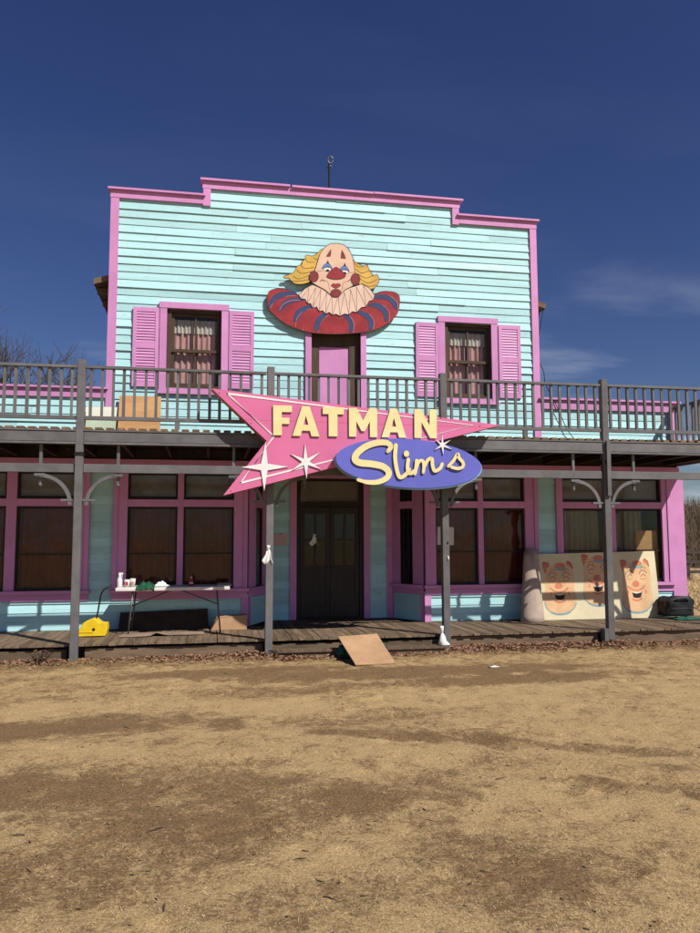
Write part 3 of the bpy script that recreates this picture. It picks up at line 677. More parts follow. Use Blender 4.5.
# ------------------------------------------------------------------ porch and balcony
PX = [(-1.7256 + 2.5554 * i) * K for i in range(-1, 5)]           # six posts
PX[-1] = 8.74
DX0, DX1 = PX[0] - 1.2, 8.95
por = empty('balcony_porch', (0, 0, 0)); tag(por, 'grey timber porch carrying a long railed balcony across the storefront', 'porch')
for i, px in enumerate(PX):
    lean = rnd.uniform(-0.004, 0.004)
    p = MB().box(-0.054, 0.054, -0.054, 0.054, -0.03, 4.27)
    bevel(p.build('post', 'grey', por, loc=(px, 0, 0), rot=(0, lean, 0)), 0.006, 1)
    if i in (1, 4): MB().box(-0.062, 0.062, -0.062, 0.062, 2.88, 2.93).build('post_strap', 'black', por, loc=(px, 0, 0))
    if i == 4:
        MB().box(-0.13, -0.062, -0.07, 0.06, -0.02, 0.26).build('post_block', 'grey', por, loc=(px, 0, 0))
        MB().box(-0.035, 0.03, -0.10, -0.0545, 2.36, 3.25).build('post_splice', 'grey', por, loc=(px, 0, 0), rot=(0, 0.01, 0))
# beam, ceiling, joists, deck boards
for a, c in zip([DX0] + PX[1:], PX[1:] + []):
    pass
segs = [(DX0, PX[0] - 0.054)] + [(a + 0.055, c - 0.055) for a, c in zip(PX, PX[1:])]
for a, c in segs:
    bevel(MB().box(a, c, -0.05, 0.03, 3.078, 3.228).build('front_beam', 'grey', por, rot=None), 0.005, 1)
    MB().box(a, c, -0.065, 0.035, 3.046, 3.074).build('beam_ledge', 'grey', por)
    MB().box(a, c, -0.062, 0.03, 3.231, 3.252).build('beam_cap', 'grey', por)
    bevel(MB().box(a, c, -0.022, 0.022, 2.638, 2.762).build('frieze_bar', 'grey', por), 0.005, 1)
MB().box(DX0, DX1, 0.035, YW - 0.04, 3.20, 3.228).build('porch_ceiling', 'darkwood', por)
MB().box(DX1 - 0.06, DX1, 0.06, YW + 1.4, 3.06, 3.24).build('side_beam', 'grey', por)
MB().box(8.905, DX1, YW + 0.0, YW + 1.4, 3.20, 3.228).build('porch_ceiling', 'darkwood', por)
xx = DX0 + 0.2
while xx < DX1 - 0.15:
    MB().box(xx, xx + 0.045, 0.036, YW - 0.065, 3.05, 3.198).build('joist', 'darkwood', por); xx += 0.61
dme = MB().box(-0.05, 0.05, -0.045, YW - 0.035, 3.255, 3.288).mesh('deck_board', ['deckwood'])
xx = DX0 + 0.06
while xx < DX1 - 0.05:
    link('deck_board', dme, por, (xx, rnd.uniform(-0.008, 0.008), rnd.uniform(-0.002, 0.002))); xx += 0.152
# railing
bal = MB().box(-0.019, 0.019, -0.019, 0.019, 3.455, 4.152).mesh('baluster', ['grey'])
for a, c in segs:
    MB().box(a, c, -0.045, 0.045, 4.153, 4.188).build('top_rail', 'grey', por)
    MB().box(a, c, -0.03, 0.03, 3.402, 3.454).build('bottom_rail', 'grey', por)
    m_ = round((c - a) / 0.153)
    if c - a < 2: continue
    for i in range(m_):
        link('baluster', bal, por, (a + (i + 0.5) * (c - a) / m_ + rnd.uniform(-0.007, 0.007), 0, 0), (0, 0, rnd.uniform(-0.25, 0.25)))
    MB().box((a + c) / 2 - 0.035, (a + c) / 2 + 0.035, -0.025, 0.025, 3.29, 3.401).build('rail_block', 'grey', por)
xr = PX[-1]
for y0, y1 in ((0.055, YW - 0.07), (YW - 0.06, YW + 1.35)):
    MB().box(xr - 0.045, xr + 0.045, y0, y1, 4.14, 4.176).build('top_rail', 'grey', por); MB().box(xr - 0.03, xr + 0.03, y0, y1, 3.40, 3.454).build('bottom_rail', 'grey', por)
    for i in range(10): link('baluster', bal, por, (xr, y0 + (i + 0.5) * (y1 - y0) / 10, -0.012))
sdm = MB().box(xr - 0.12, xr + 0.05, -0.0, 1.4, 3.252, 3.285).build('deck_board', 'deckwood', por, loc=(0, YW, 0))
# spindles and curved brackets
def bracket(px, s):
    sp = MB().box(-0.02, 0.02, -0.02, 0.02, 2.50, 3.045).box(-0.028, 0.028, -0.028, 0.028, 2.56, 2.585)
    sp.lathe([(0.012, -0.06), (0.026, -0.045), (0.026, -0.02), (0.012, 0.0)], 8, (0, 0, 2.50))
    sp.build('spindle', 'grey', por, loc=(px + s * 0.53, 0.045, 0))
    mb = MB(); R0, R1 = 0.395, 0.445; n_ = 12; cx = 0.53 + 0.0; cz = 2.175
    pts = []
    for k_ in range(n_ + 1):
        t_ = math.pi / 2 * k_ / n_
        pts.append(((cx - R0 * math.cos(t_)), cz + R0 * math.sin(t_), (cx - R1 * math.cos(t_)), cz + R1 * math.sin(t_)))
    for p, q in zip(pts, pts[1:]):
        f = lambda x_, y_, z_: (s * x_, y_, z_)
        mb.hexa([f(p[0], -0.02, p[1]), f(q[0], -0.02, q[1]), f(q[2], -0.02, q[3]), f(p[2], -0.02, p[3]), f(p[0], 0.02, p[1]), f(q[0], 0.02, q[1]), f(q[2], 0.02, q[3]), f(p[2], 0.02, p[3])])
    a, c = sorted((s * 0.05, s * 0.235)); mb.box(a, c, -0.026, 0.026, 2.232, 2.262)
    a, c = sorted((s * 0.46, s * 0.60)); mb.box(a, c, -0.026, 0.026, 2.585, 2.622)
    mb.build('curved_bracket', 'grey', por, loc=(px, 0, 0))
for px in PX:
    for s in (-1, 1):
        if not (px == PX[-1] and s > 0): bracket(px, s)
# porch floor
pf = empty('porch_floor', (0, 0, 0)); tag(pf, 'weathered brown plank porch floor along the storefront', 'porch floor')
nb = 0; xx = -6.2
bm_ = [MB().box(-0.0515, 0.0515, 0.075 + d_, YW - 0.005, ZF - 0.03, ZF).mesh('floor_board', ['floorwood']) for d_ in (0, 0.008, -0.006, 0.014)]
bml = [MB().box(-0.0515, 0.0515, 0.075 + d_, YD - 0.005, ZF - 0.03, ZF).mesh('floor_board', ['floorwood']) for d_ in (0, 0.008, -0.006, 0.014)]
while xx < 9.35:
    link('floor_board', rnd.choice(bml if 1.1 < xx < 3.35 else bm_), pf, (xx, 0, rnd.uniform(-0.006, 0.0)), (0, rnd.uniform(-0.02, 0.02), 0)); xx += 0.1085
for a, c, z0, z1 in ((-6.25, -1.95, 0.0, 0.14), (-1.7, 0.8, 0.0, 0.15), (0.95, 3.5, 0.0, 0.14), (3.66, 6.15, -0.02, 0.17), (6.4, 9.35, -0.02, 0.172)):
    MB().box(a, c, 0.13, 0.16, z0, z1).build('skirt_board', 'skirt', pf, rot=(0, rnd.uniform(-0.002, 0.002), 0))
for yy in (0.3, 1.0, 1.7): MB().box(-6.2, 9.35, yy, yy + 0.05, 0.03, ZF - 0.036).build('floor_joist', 'darkwood', pf)
st = MB()
sx0, sx1 = 0.98, 3.50
stp = empty('low_step', (0, 0, 0)); tag(stp, 'low plank step on the ground in front of the entrance doors', 'step')
MB().box(sx0, sx1, -0.26, -0.07, 0.062, 0.092).build('tread', 'floorwood', stp); MB().box(sx0 + 0.02, sx1 - 0.02, -0.23, -0.10, -0.03, 0.061).build('riser', 'skirt', stp)
MB().box(sx0 + 0.03, sx1 - 0.05, -0.064, 0.06, 0.05, 0.08).build('tread', 'floorwood', stp)

# ------------------------------------------------------------------ arrow sign
YS = -0.30
sg = empty('arrow_sign', (2.2, YS, 2.5)); tag(sg, 'pink arrow sign with cream lettering and a blue oval fixed to the balcony', 'sign')
def sfr(y):
    def fr(u, v, d):
        x_, z_ = W(u, v, YS); return (x_ - 2.2, y - d, z_ - 2.5)
    return fr
F0 = sfr(0)
A1 = lambda x_, y_: (205 + x_ / 4.667, 380 + y_ / 4.667)
A2 = lambda x_, y_: (325 + x_ / 3.889, 395 + y_ / 3.889)
arrow = [A1(33, 37), A2(680, 122), A1(85, 535), A1(288, 283)]
MB().plate(arrow, F0, -0.22, 0.035, 0, 1).build('arrow_panel', ['signpink', 'signside'], sg)
MB().ribbon([A1(190, 183), A2(640, 110 + 22)], 0.32, F0, 0.034, 0.0362, rnd_=False).build('panel_seam', 'signside', sg)
for u, v in (A1(70, 60), A1(215, 200), A1(250, 330), A1(120, 515), A2(600, 125), A2(300, 50), A2(450, 92)):
    MB().plate([(u + 0.55 * math.cos(k * math.pi / 4), v + 0.55 * math.sin(k * math.pi / 4)) for k in range(8)], F0, 0.034, 0.040).build('bolt', 'steel', sg)
brd = [A1(105, 62), A2(572, 122), A1(165, 478), A1(322, 262)]
MB().ribbon(brd, 2.0, F0, 0.034, 0.041, closed=True).build('border_stripe', 'signwhite', sg)
# fixings behind the panel
for x_, z_ in ((0.88, 3.14), (3.59, 3.14), (3.59, 3.5)): MB().box(x_ - 2.2 - 0.03, x_ - 2.2 + 0.03, 0.2205, -YS - 0.055, z_ - 2.53, z_ - 2.47).build('bracket', 'steel', sg)
LET = {
 'F': ([(0, 0), (1, 0), (1, .22), (.46, .22), (.46, .41), (.86, .41), (.86, .62), (.46, .62), (.46, 1), (0, 1)], []),
 'A': ([(.36, 0), (.64, 0), (1, 1), (.70, 1), (.645, .82), (.355, .82), (.30, 1), (0, 1)], [(.5, .32), (.41, .62), (.59, .62)]),
 'T': ([(0, 0), (1, 0), (1, .24), (.70, .24), (.70, 1), (.28, 1), (.28, .24), (0, .24)], []),
 'M': ([(0, 0), (.28, 0), (.5, .42), (.72, 0), (1, 0), (1, 1), (.74, 1), (.74, .46), (.56, .80), (.44, .80), (.26, .46), (.26, 1), (0, 1)], []),
 'N': ([(0, 0), (.30, 0), (.68, .55), (.68, 0), (1, 0), (1, 1), (.70, 1), (.32, .45), (.32, 1), (0, 1)], []),
}
def letter(ch, x0, x1, y0, y1, dy):
    poly, hole = LET[ch]
    f = lambda p: (x0 + (x1 - x0) * p[0], y0 + (y1 - y0) * p[1] + dy * (p[0] - 0.5))
    mb = MB()
    if hole:                                             # keyhole joins the counter of the A to its outline
        poly = poly[:5] + [(.5, .82)] + [hole[0 + k] for k in (2, 0, 1, 2)] and [(.36, 0), (.5, 0), (.5, .32), (.41, .62), (.5, .62), (.5, .82), (.355, .82), (.30, 1), (0, 1)]
        q = [(.5, 0), (.64, 0), (1, 1), (.70, 1), (.645, .82), (.5, .82), (.5, .62), (.59, .62), (.5, .32)]
        mb.plate([f(p) for p in poly], F0, 0.030, 0.062, 0, 1).plate([f(p) for p in q], F0, 0.030, 0.062, 0, 1)
    else: mb.plate([f(p) for p in poly], F0, 0.030, 0.062, 0, 1)
    mb.build('letter', ['signcream', 'letterside'], sg)
letter('F', 273.1, 291.9, 405.7, 435.4, 0.5); letter('A', 292.2, 319.2, 406.7, 436.4, 0.9); letter('T', 322.4, 343.4, 407.8, 436.8, 0.6)
letter('M', 348.5, 376.6, 408.9, 437.5, 0.9); letter('A', 380.8, 405.6, 409.7, 438.3, 0.8); letter('N', 413.5, 435.8, 410.4, 439.1, 0.7)
def star(c, rays, y0, y1, k=0.16):
    pts = []
    for i, r_ in enumerate(rays):
        nx_ = rays[(i + 1) % len(rays)]
        a = Vector(r_) - Vector(c); b_ = Vector(nx_) - Vector(c)
        m_ = (a.normalized() + b_.normalized()); m_ = m_.normalized() * min(a.length, b_.length) * k
        pts += [tuple(r_), (c[0] + m_.x, c[1] + m_.y)]
    MB().plate(pts, F0, y0, y1, 0, 1).build('star', ['signwhite', 'letterside'], sg)
star(A1(275, 405), [A1(282, 288), A1(388, 405), A1(275, 517), A1(170, 405)], 0.042, 0.056, 0.20)
star(A1(468, 382), [A1(465, 298), A1(537, 338), A1(540, 418), A1(472, 462), A1(403, 422), A1(398, 345)], 0.042, 0.056, 0.22)
oc = A2(312, 272); ov = []
for i in range(64):
    t_ = 2 * math.pi * i / 64; a, b_ = 71.6 * math.cos(t_), 23.9 * math.sin(t_)
    ov.append((oc[0] + a * math.cos(0.075) - b_ * math.sin(0.075), oc[1] + a * math.sin(0.075) + b_ * math.cos(0.075)))
oval = MB().plate(ov, F0, 0.036, 0.20, 0, 1).build('oval_panel', ['signblue', 'signblueside'], sg)
MB().plate([(oc[0] + (u - oc[0]) * 1.012 + 0.3, oc[1] + (v - oc[1]) * 1.03 + 0.7) for u, v in ov], F0, 0.037, 0.185).build('oval_rim', 'signblueside', oval)
NS = [0]
def script(strokes, dot=None):
    NS[0] += 1; zo = 0.2 + 0.0021 * NS[0]
    mb = MB()
    for i, (pts, wd) in enumerate(strokes):
        mb.ribbon(spline([A2(*p) for p in pts], 6), wd if callable(wd) else wd / 3.889, F0, 0.19, zo + 0.022 + 0.0006 * i, 0, 1)
    if dot:
        c = A2(*dot); mb.plate([(c[0] + 2.7 * math.cos(t_ * math.pi / 8), c[1] + 3.1 * math.sin(t_ * math.pi / 8)) for t_ in range(16)], F0, 0.19, zo + 0.0245, 0, 1)
    mb.build('letter', ['signcream', 'letterside'], oval)
def wS(t_): return (14 + 12 * math.sin(math.pi * min(1, t_ * 1.05)) ** 0.7) / 3.889 if t_ < 0.95 else 13 / 3.889
script([([(232, 226), (243, 208), (228, 194), (193, 193), (150, 206), (115, 232), (106, 255), (124, 269), (168, 274), (212, 284), (234, 305), (226, 328), (192, 343), (150, 343), (118, 334)], wS)])
script([([(262, 203), (259, 250), (266, 300), (278, 326), (300, 314), (312, 296)], 15)])
script([([(309, 258), (306, 290), (314, 311), (332, 302), (338, 294)], 14)], (302, 236))
script([([(341, 262), (338, 290), (334, 312)], 13), ([(338, 292), (350, 266), (364, 264), (368, 284), (366, 307)], 12), ([(368, 288), (384, 260), (399, 256), (401, 280), (409, 302), (428, 294), (438, 276)], 13)])
script([([(462, 284), (482, 262), (497, 238), (503, 254), (517, 270), (517, 286), (498, 294), (474, 288)], 12)])
star(A2(440, 203), [A2(440, 158), A2(472, 184), A2(478, 221), A2(443, 242), A2(410, 223), A2(412, 181)], 0.2005, 0.222, 0.22)

# ------------------------------------------------------------------ clown cut-out above the balcony door
YC = 1.745
cl_ = empty('clown_cutout', (2.15, YC, 5.3)); tag(cl_, 'painted plywood clown bust with red ruff hung over the balcony door', 'cutout')
def cfr(a, b_, d):
    x_, z_ = W(255 + a / 4.375, 235 + b_ / 4.375, YC); return (x_ - 2.15, -d, z_ - 5.3)
def circ(cx, cy, rx, ry, n_=20, a0=0, a1=2 * math.pi): return [(cx + rx * math.cos(a0 + (a1 - a0) * i / n_), cy + ry * math.sin(a0 + (a1 - a0) * i / n_)) for i in range(n_)]
def cut(name, pts, d0, d1, m, par=None, line=2.2, smooth=True, lm='ink'):
    P_ = spline(pts, 4, True) if smooth else pts
    mb = MB().plate(P_, cfr, d0, d1, 0, 1)
    if line: mb.ribbon(P_, line, cfr, d1 - 0.001, d1 + 0.0012, 1, closed=True)
    return mb.build(name, [m, lm], par or cl_)
ruff = cut('ruff', [(62, 255), (75, 240), (110, 233), (150, 240), (195, 262), (270, 310), (350, 345), (440, 315), (525, 262), (560, 249), (592, 249), (622, 256), (635, 272), (636, 300), (630, 335), (610, 366), (580, 391), (540, 412), (490, 425), (430, 431), (360, 434), (300, 432), (240, 425), (180, 408), (130, 383), (90, 350), (63, 320), (58, 288)], -0.015, 0.012, 'clownred')
for pts in ([(66, 300), (80, 272), (110, 254), (150, 249), (188, 255), (150, 263), (112, 276), (84, 295), (66, 314)],
            [(110, 322), (128, 292), (170, 276), (212, 274), (236, 284), (190, 289), (152, 300), (128, 318), (112, 334)],
            [(174, 372), (184, 337), (210, 316), (245, 308), (264, 315), (228, 327), (204, 347), (190, 374)],
            [(266, 412), (269, 380), (285, 355), (309, 342), (319, 349), (298, 370), (285, 392), (281, 416)],
            [(388, 346), (410, 350), (425, 370), (432, 395), (430, 424), (417, 420), (417, 396), (407, 370)],
            [(448, 336), (480, 337), (505, 354), (519, 380), (516, 412), (503, 411), (503, 386), (491, 366), (470, 351)],
            [(498, 306), (540, 300), (570, 319), (584, 345), (583, 376), (571, 374), (569, 351), (554, 331), (525, 316)],
            [(528, 268), (570, 264), (605, 279), (624, 304), (624, 328), (611, 316), (598, 296), (570, 281), (535, 279)]):
    cut('ruff_pleat', pts, 0.0121, 0.0145, 'clownblue', line=4.0, lm='clownblue')
for pts in ([(110, 330), (130, 300), (175, 284), (225, 290)], [(72, 318), (92, 287), (130, 270), (180, 264)], [(180, 400), (190, 360), (220, 332), (262, 322)], [(281, 425), (285, 395), (302, 368), (325, 352)], [(432, 428), (436, 392), (424, 362), (405, 346)], [(520, 414), (524, 380), (505, 350), (470, 336)], [(590, 384), (592, 346), (572, 315), (535, 298)], [(630, 330), (626, 298), (600, 272), (560, 262)]):
    MB().ribbon(spline(pts, 5), 2.6, cfr, 0.0121, 0.0151).build('ruff_edging', 'clownpinkline', cl_)
hairL = [(130, 180), (146, 176), (156, 170), (172, 166), (181, 150), (191, 136), (210, 127), (212, 116), (226, 104), (225, 92), (236, 88), (256, 92), (275, 82), (305, 60), (316, 90), (288, 150), (262, 190), (243, 206), (209, 215), (181, 213), (163, 201), (152, 188), (134, 188)]
hairR = [(412, 60), (428, 90), (437, 113), (459, 128), (478, 137), (496, 133), (501, 147), (515, 168), (523, 181), (538, 175), (547, 197), (538, 222), (516, 238), (491, 235), (468, 223), (445, 196), (425, 150), (412, 110)]
for h, lines in ((hairL, ([(225, 100), (236, 118), (262, 120)], [(205, 130), (222, 146), (262, 142)], [(188, 152), (208, 168), (255, 160)], [(170, 178), (195, 192), (240, 178)], [(165, 200), (190, 202), (238, 196)], [(262, 100), (276, 108), (290, 104)])),
                 (hairR, ([(440, 122), (455, 140), (478, 140)], [(446, 150), (470, 168), (505, 158)], [(455, 172), (490, 190), (525, 176)], [(462, 192), (500, 212), (540, 196)], [(470, 212), (500, 226), (532, 222)]))):
    o = cut('hair', h, -0.012, 0.016, 'clownhair', smooth=True)
    mb = MB()
    for p in lines: mb.ribbon(spline(p, 5), 2.0, cfr, 0.0161, 0.0176)
    mb.build('hair_line', 'ink', o)
col_ = [(195, 262), (222, 236), (255, 218), (300, 235), (355, 262), (410, 235), (470, 217), (505, 235), (527, 266), (521, 286), (502, 292), (488, 316), (468, 319), (448, 340), (429, 336), (414, 350), (394, 346), (375, 356), (358, 347), (343, 351), (328, 339), (312, 346), (299, 331), (284, 335), (274, 315), (256, 320), (248, 301), (233, 299), (224, 281), (206, 279)]
co = cut('collar', col_, 0.0122, 0.022, 'clowncollar', smooth=False)
mb = MB()
for a, c in (((206, 279), (240, 232)), ((233, 299), (240, 232)), ((233, 299), (270, 232)), ((256, 320), (270, 232)), ((256, 320), (292, 240)), ((284, 335), (292, 240)), ((284, 335), (318, 252)), ((312, 346), (318, 252)), ((312, 346), (340, 264)), ((343, 351), (340, 264)), ((343, 351), (368, 266)), ((375, 356), (368, 266)), ((375, 356), (395, 252)), ((414, 350), (395, 252)), ((414, 350), (422, 240)), ((448, 340), (422, 240)), ((448, 340), (448, 228)), ((488, 316), (448, 228)), ((488, 316), (478, 224)), ((521, 286), (478, 224))):
    mb.ribbon([a, c], 1.7, cfr, 0.0221, 0.0236, rnd_=False)
mb.build('collar_line', 'softink', co)
head = cut('head', [(335, 41), (380, 41), (410, 60), (429, 95), (438, 140), (441, 172), (447, 205), (428, 226), (400, 241), (376, 262), (356, 272), (334, 262), (309, 241), (276, 223), (252, 206), (252, 185), (265, 160), (278, 120), (290, 85), (309, 58)], 0.0162, 0.030, 'clownskin')
def feat(name, pts, m, d=0.003, line=1.5, smooth=True, z=0.0301): return cut(name, pts, z, z + d, m, head, line, smooth)
feat('cheek', circ(262, 183, 20, 24), 'clowndarkred'); feat('cheek', circ(443, 196, 20, 26), 'clowndarkred')
feat('chin_spot', circ(357, 256, 23, 17), 'clowndarkred')
for cx in (320, 394):
    dy = 0 if cx == 320 else 12
    feat('eye_white', circ(cx + 2, 153 + dy, 17, 9), 'signwhite', 0.001)
    feat('pupil', circ(cx + 2, 157 + dy, 8, 5), 'ink', 0.002, 0, z=0.0312)
    s = 1 if cx == 320 else -1
    feat('eye_shadow', [(cx - 23, 150 + dy), (cx - 14, 133 + dy), (cx + 2, 126 + dy), (cx + 16, 136 + dy), (cx + 22, 152 + dy), (cx + 12, 144 + dy), (cx, 140 + dy), (cx - 12, 144 + dy)], 'eyeblue', 0.002, z=0.0313)
    feat('eye_mark', [(cx - 4, 127 + dy), (cx + 3, 111 + dy), (cx + 9, 128 + dy)], 'ink', 0.001, 0, False)
feat('brow', [(316, 96), (328, 78), (337, 64), (337, 82), (334, 96)], 'clowndarkred', smooth=False, line=1.2); feat('brow', [(380, 104), (382, 84), (384, 68), (394, 84), (402, 106)], 'clowndarkred', smooth=False, line=1.2)
feat('nose', [(318, 182), (334, 158), (346, 150), (357, 143), (370, 149), (382, 158), (400, 180), (386, 192), (358, 196), (334, 192)], 'clownred', 0.008)
feat('lips', [(337, 222), (349, 214), (357, 218), (366, 214), (379, 222), (366, 232), (357, 235), (347, 231)], 'clownred', 0.003)
for p in ([(290, 204), (298, 198), (308, 203)], [(412, 204), (420, 198), (430, 204)]): MB().ribbon(spline(p, 4), 3.5, cfr, 0.0301, 0.0325).build('mouth_corner', 'clowndarkred', head)
for p in ([(300, 200), (322, 206), (330, 240), (340, 255)], [(415, 204), (392, 210), (384, 240), (374, 254)], [(278, 160), (300, 158)], [(418, 168), (436, 166)]): MB().ribbon(spline(p, 4), 1.6, cfr, 0.0301, 0.0315).build('face_line', 'softink', head)
for x_, z_ in ((1.3, 5.75), (2.95, 5.75), (2.1, 6.6)): MB().box(x_ - 2.15 - 0.02, x_ - 2.15 + 0.02, 0.016, YW - YC - 0.028, z_ - 5.32, z_ - 5.28).build('hanger', 'black', cl_)

# ------------------------------------------------------------------ boards standing on the balcony
def sheet(name, m, corners_top, zb, yb, yt, th, label, cat, x0, x1, zt):
    "leaning sheet: bottom edge at depth yb, top at yt"
    mb = MB().hexa([(x0, yb, zb), (x1, yb, zb), (x1, yb + th, zb), (x0, yb + th, zb), (x0, yt, zt), (x1, yt, zt), (x1, yt + th, zt), (x0, yt + th, zt)])
    return tag(mb.build(name, m), label, cat)
sheet('plywood_board', 'plywood', None, 3.289, 1.52, 1.74, 0.014, 'orange plywood board leaning on the wall behind the balcony railing', 'plywood', -1.50, -0.82, 4.09)
pg = empty('painted_board', (-2.0, 1.6, 3.289)); tag(pg, 'pale green and cream board leaning beside the plywood on the balcony', 'board')
MB().hexa([(-0.02, 0.0, 0), (0.47, 0.0, 0), (0.47, 0.015, 0), (-0.02, 0.015, 0), (-0.02, 0.10, 0.42), (0.47, 0.10, 0.42), (0.47, 0.115, 0.42), (-0.02, 0.115, 0.42)]).build('panel', 'palegreen', pg)
MB().hexa([(-0.03, 0.102, 0.425), (0.48, 0.102, 0.425), (0.48, 0.12, 0.425), (-0.03, 0.12, 0.425), (-0.03, 0.14, 0.60), (0.48, 0.14, 0.60), (0.48, 0.158, 0.60), (-0.03, 0.158, 0.60)]).build('upper_panel', 'cream_side', pg)

# ------------------------------------------------------------------ folding table and what lies on it
TX0, TX1, TY0, TY1, TZ = -1.40, 0.34, 0.93, 1.58, 0.945
tb = empty('folding_table', (0, 0, ZF)); tag(tb, 'white plastic folding table standing on the porch', 'table')
bevel(MB().box(TX0, TX1, TY0, TY1, TZ - 0.055 - ZF, TZ - ZF).build('tabletop', 'tabletop', tb), 0.012, 3)
for xl, s in ((TX0 + 0.26, 1), (TX1 - 0.20, -1)):
    fx = xl - s * 0.06
    for yy in (TY0 + 0.06, TY1 - 0.06): MB().tube([(xl, yy, TZ - 0.056 - ZF), (fx, yy, 0.0)], 0.013, 8).build('leg', 'steel', tb, True)
    MB().tube([(fx + s * 0.02, TY0 + 0.06, 0.22), (fx + s * 0.02, TY1 - 0.06, 0.22)], 0.010, 6).build('cross_bar', 'steel', tb, True)
    MB().tube([(xl - s * 0.03, (TY0 + TY1) / 2, 0.42), (xl + s * 0.55, (TY0 + TY1) / 2, TZ - 0.07 - ZF)], 0.010, 6).tube([(xl - s * 0.03, TY0 + 0.06, 0.42), (xl - s * 0.03, TY1 - 0.06, 0.42)], 0.009, 6).build('brace', 'steel', tb, True)
def onT(px, py=588, y=1.15): return W(px, py, y)[0]
x_ = onT(119); bt = empty('spray_bottle', (x_, 1.12, TZ)); tag(bt, 'clear spray bottle standing at the end of the folding table', 'bottle')
MB().lathe([(0.038, 0), (0.042, 0.01), (0.042, 0.12), (0.02, 0.155), (0.018, 0.17)], 14).build('bottle_body', 'paper', bt, True)
MB().lathe([(0.020, 0.17), (0.022, 0.195), (0.012, 0.2)], 10).box(-0.015, 0.05, -0.012, 0.012, 0.195, 0.225).box(0.03, 0.04, -0.008, 0.008, 0.15, 0.196).build('trigger', 'white', bt)
for i, (px, m, lab) in enumerate(((126.5, 'paper', 'white paper cup with red print beside the spray bottle'), (132, 'paper', 'taller white paper cup with red print between cup and green cloth'))):
    c = empty('paper_cup', (onT(px), 1.12 + 0.02 * i, TZ)); tag(c, lab, 'cup', 'paper cups on the folding table')
    h = 0.115 + 0.015 * i
    MB().lathe([(0.032, 0), (0.044, h), (0.041, h), (0.029, 0.006)], 16).build('cup_body', m, c, True)
    MB().box(-0.014, 0.016, -0.048, -0.036, 0.03, 0.085).build('cup_print', 'redplastic' if i == 0 else 'panelorange', c)
def crumple(name, m, x0, x1, y0, y1, z, amp, seed, label, cat, n_=18, drop=None, th=0.006):
    me = MB(); vs = {}
    for j in range(n_ + 1):
        for i in range(n_ + 1):
            a, b_ = i / n_, j / n_; e = noise.fractal(Vector((a * 4 + seed, b_ * 4, seed)), 1, 2, 3)
            wob = 0.12 * noise.noise(Vector((a * 2.3 + seed, b_ * 2.1, 4.4)))
            xx = x0 + (x1 - x0) * (a + wob * 0.6); yy = y0 + (y1 - y0) * (b_ + wob)
            zz = z + amp * (0.5 + e) * max(0.1, math.sin(math.pi * a) * math.sin(math.pi * b_)) + th
            if drop and yy < drop[0]:
                zz = z + th - (drop[0] - yy) * drop[1] * (0.6 + 0.5 * noise.noise(Vector((a * 5, 1, seed)))); yy = drop[0] - 0.006 - 0.05 * abs(e)
            vs[i, j] = len(me.v); me.v.append((xx, yy, max(zz, z + 0.002) if not drop else zz))
    for j in range(n_):
        for i in range(n_): me.f.append((vs[i, j], vs[i + 1, j], vs[i + 1, j + 1], vs[i, j + 1])); me.m.append(0)
    o = me.build(name, m, smooth=True); s_ = o.modifiers.new('thick', 'SOLIDIFY'); s_.thickness = 0.004; s_.offset = 1
    return tag(o, label, cat)
crumple('green_cloth', 'greencloth', onT(136), onT(155), 0.84, 1.25, TZ, 0.09, 3, 'dark green cloth crumpled over the front edge of the folding table', 'cloth', drop=(0.925, 0.9))
crumple('crumpled_paper', 'white', onT(153), onT(169), 1.0, 1.25, TZ, 0.085, 5, 'crumpled white paper lying beside the green cloth on the table', 'paper')
bt = empty('red_bottle', (onT(190.5), 1.15, TZ)); tag(bt, 'small red bottle standing alone on the folding table', 'bottle')
MB().lathe([(0.030, 0), (0.036, 0.012), (0.034, 0.06), (0.036, 0.085), (0.022, 0.11), (0.014, 0.122)], 14).build('bottle_body', 'redplastic', bt, True)
MB().lathe([(0.015, 0.1225), (0.015, 0.145), (0.012, 0.148)], 10).build('cap', 'white', bt, True); MB().lathe([(0.0365, 0.035), (0.0365, 0.06)], 14).build('bottle_label', 'paper', bt, True)
o = empty('paper_tray', (onT(224), 1.2, TZ)); tag(o, 'flat grey and white tray at the far end of the folding table', 'tray')
MB().box(-0.12, 0.10, -0.15, 0.15, 0.001, 0.014).build('tray_base', 'paper', o); MB().box(-0.12, 0.10, -0.15, -0.135, 0.014, 0.04).box(-0.12, 0.10, 0.135, 0.15, 0.014, 0.04).box(-0.12, -0.105, -0.134, 0.134, 0.014, 0.04).box(0.085, 0.10, -0.134, 0.134, 0.014, 0.04).build('tray_rim', 'steel', o)

# yellow mop bucket with a black lever
bx_, by_ = G(94, 632.5, ZF)
bk = empty('mop_bucket', (bx_, 0.98, ZF)); tag(bk, 'yellow plastic mop wringer bucket with black lever handle on the porch', 'bucket')
prof = [(-0.215, 0.0), (0.205, 0.0), (0.225, 0.10), (0.215, 0.185), (0.13, 0.19), (0.10, 0.215), (0.055, 0.255), (0.01, 0.262), (-0.05, 0.235), (-0.12, 0.205), (-0.16, 0.14), (-0.20, 0.07)]
def pfr(a, b_, d): return (a, -d, b_ + 0.012)
bevel(MB().plate(prof, pfr, -0.14, 0.14).build('bucket_body', 'yellow', bk), 0.014, 2)
MB().plate([(-0.17, 0.055), (0.02, 0.055), (0.02, 0.066), (-0.17, 0.066)], pfr, 0.1395, 0.148).build('moulded_rib', 'yellow', bk)
MB().plate(circ(0.03, 0.10, 0.022, 0.022, 10), pfr, 0.139, 0.146).build('pivot', 'black', bk)
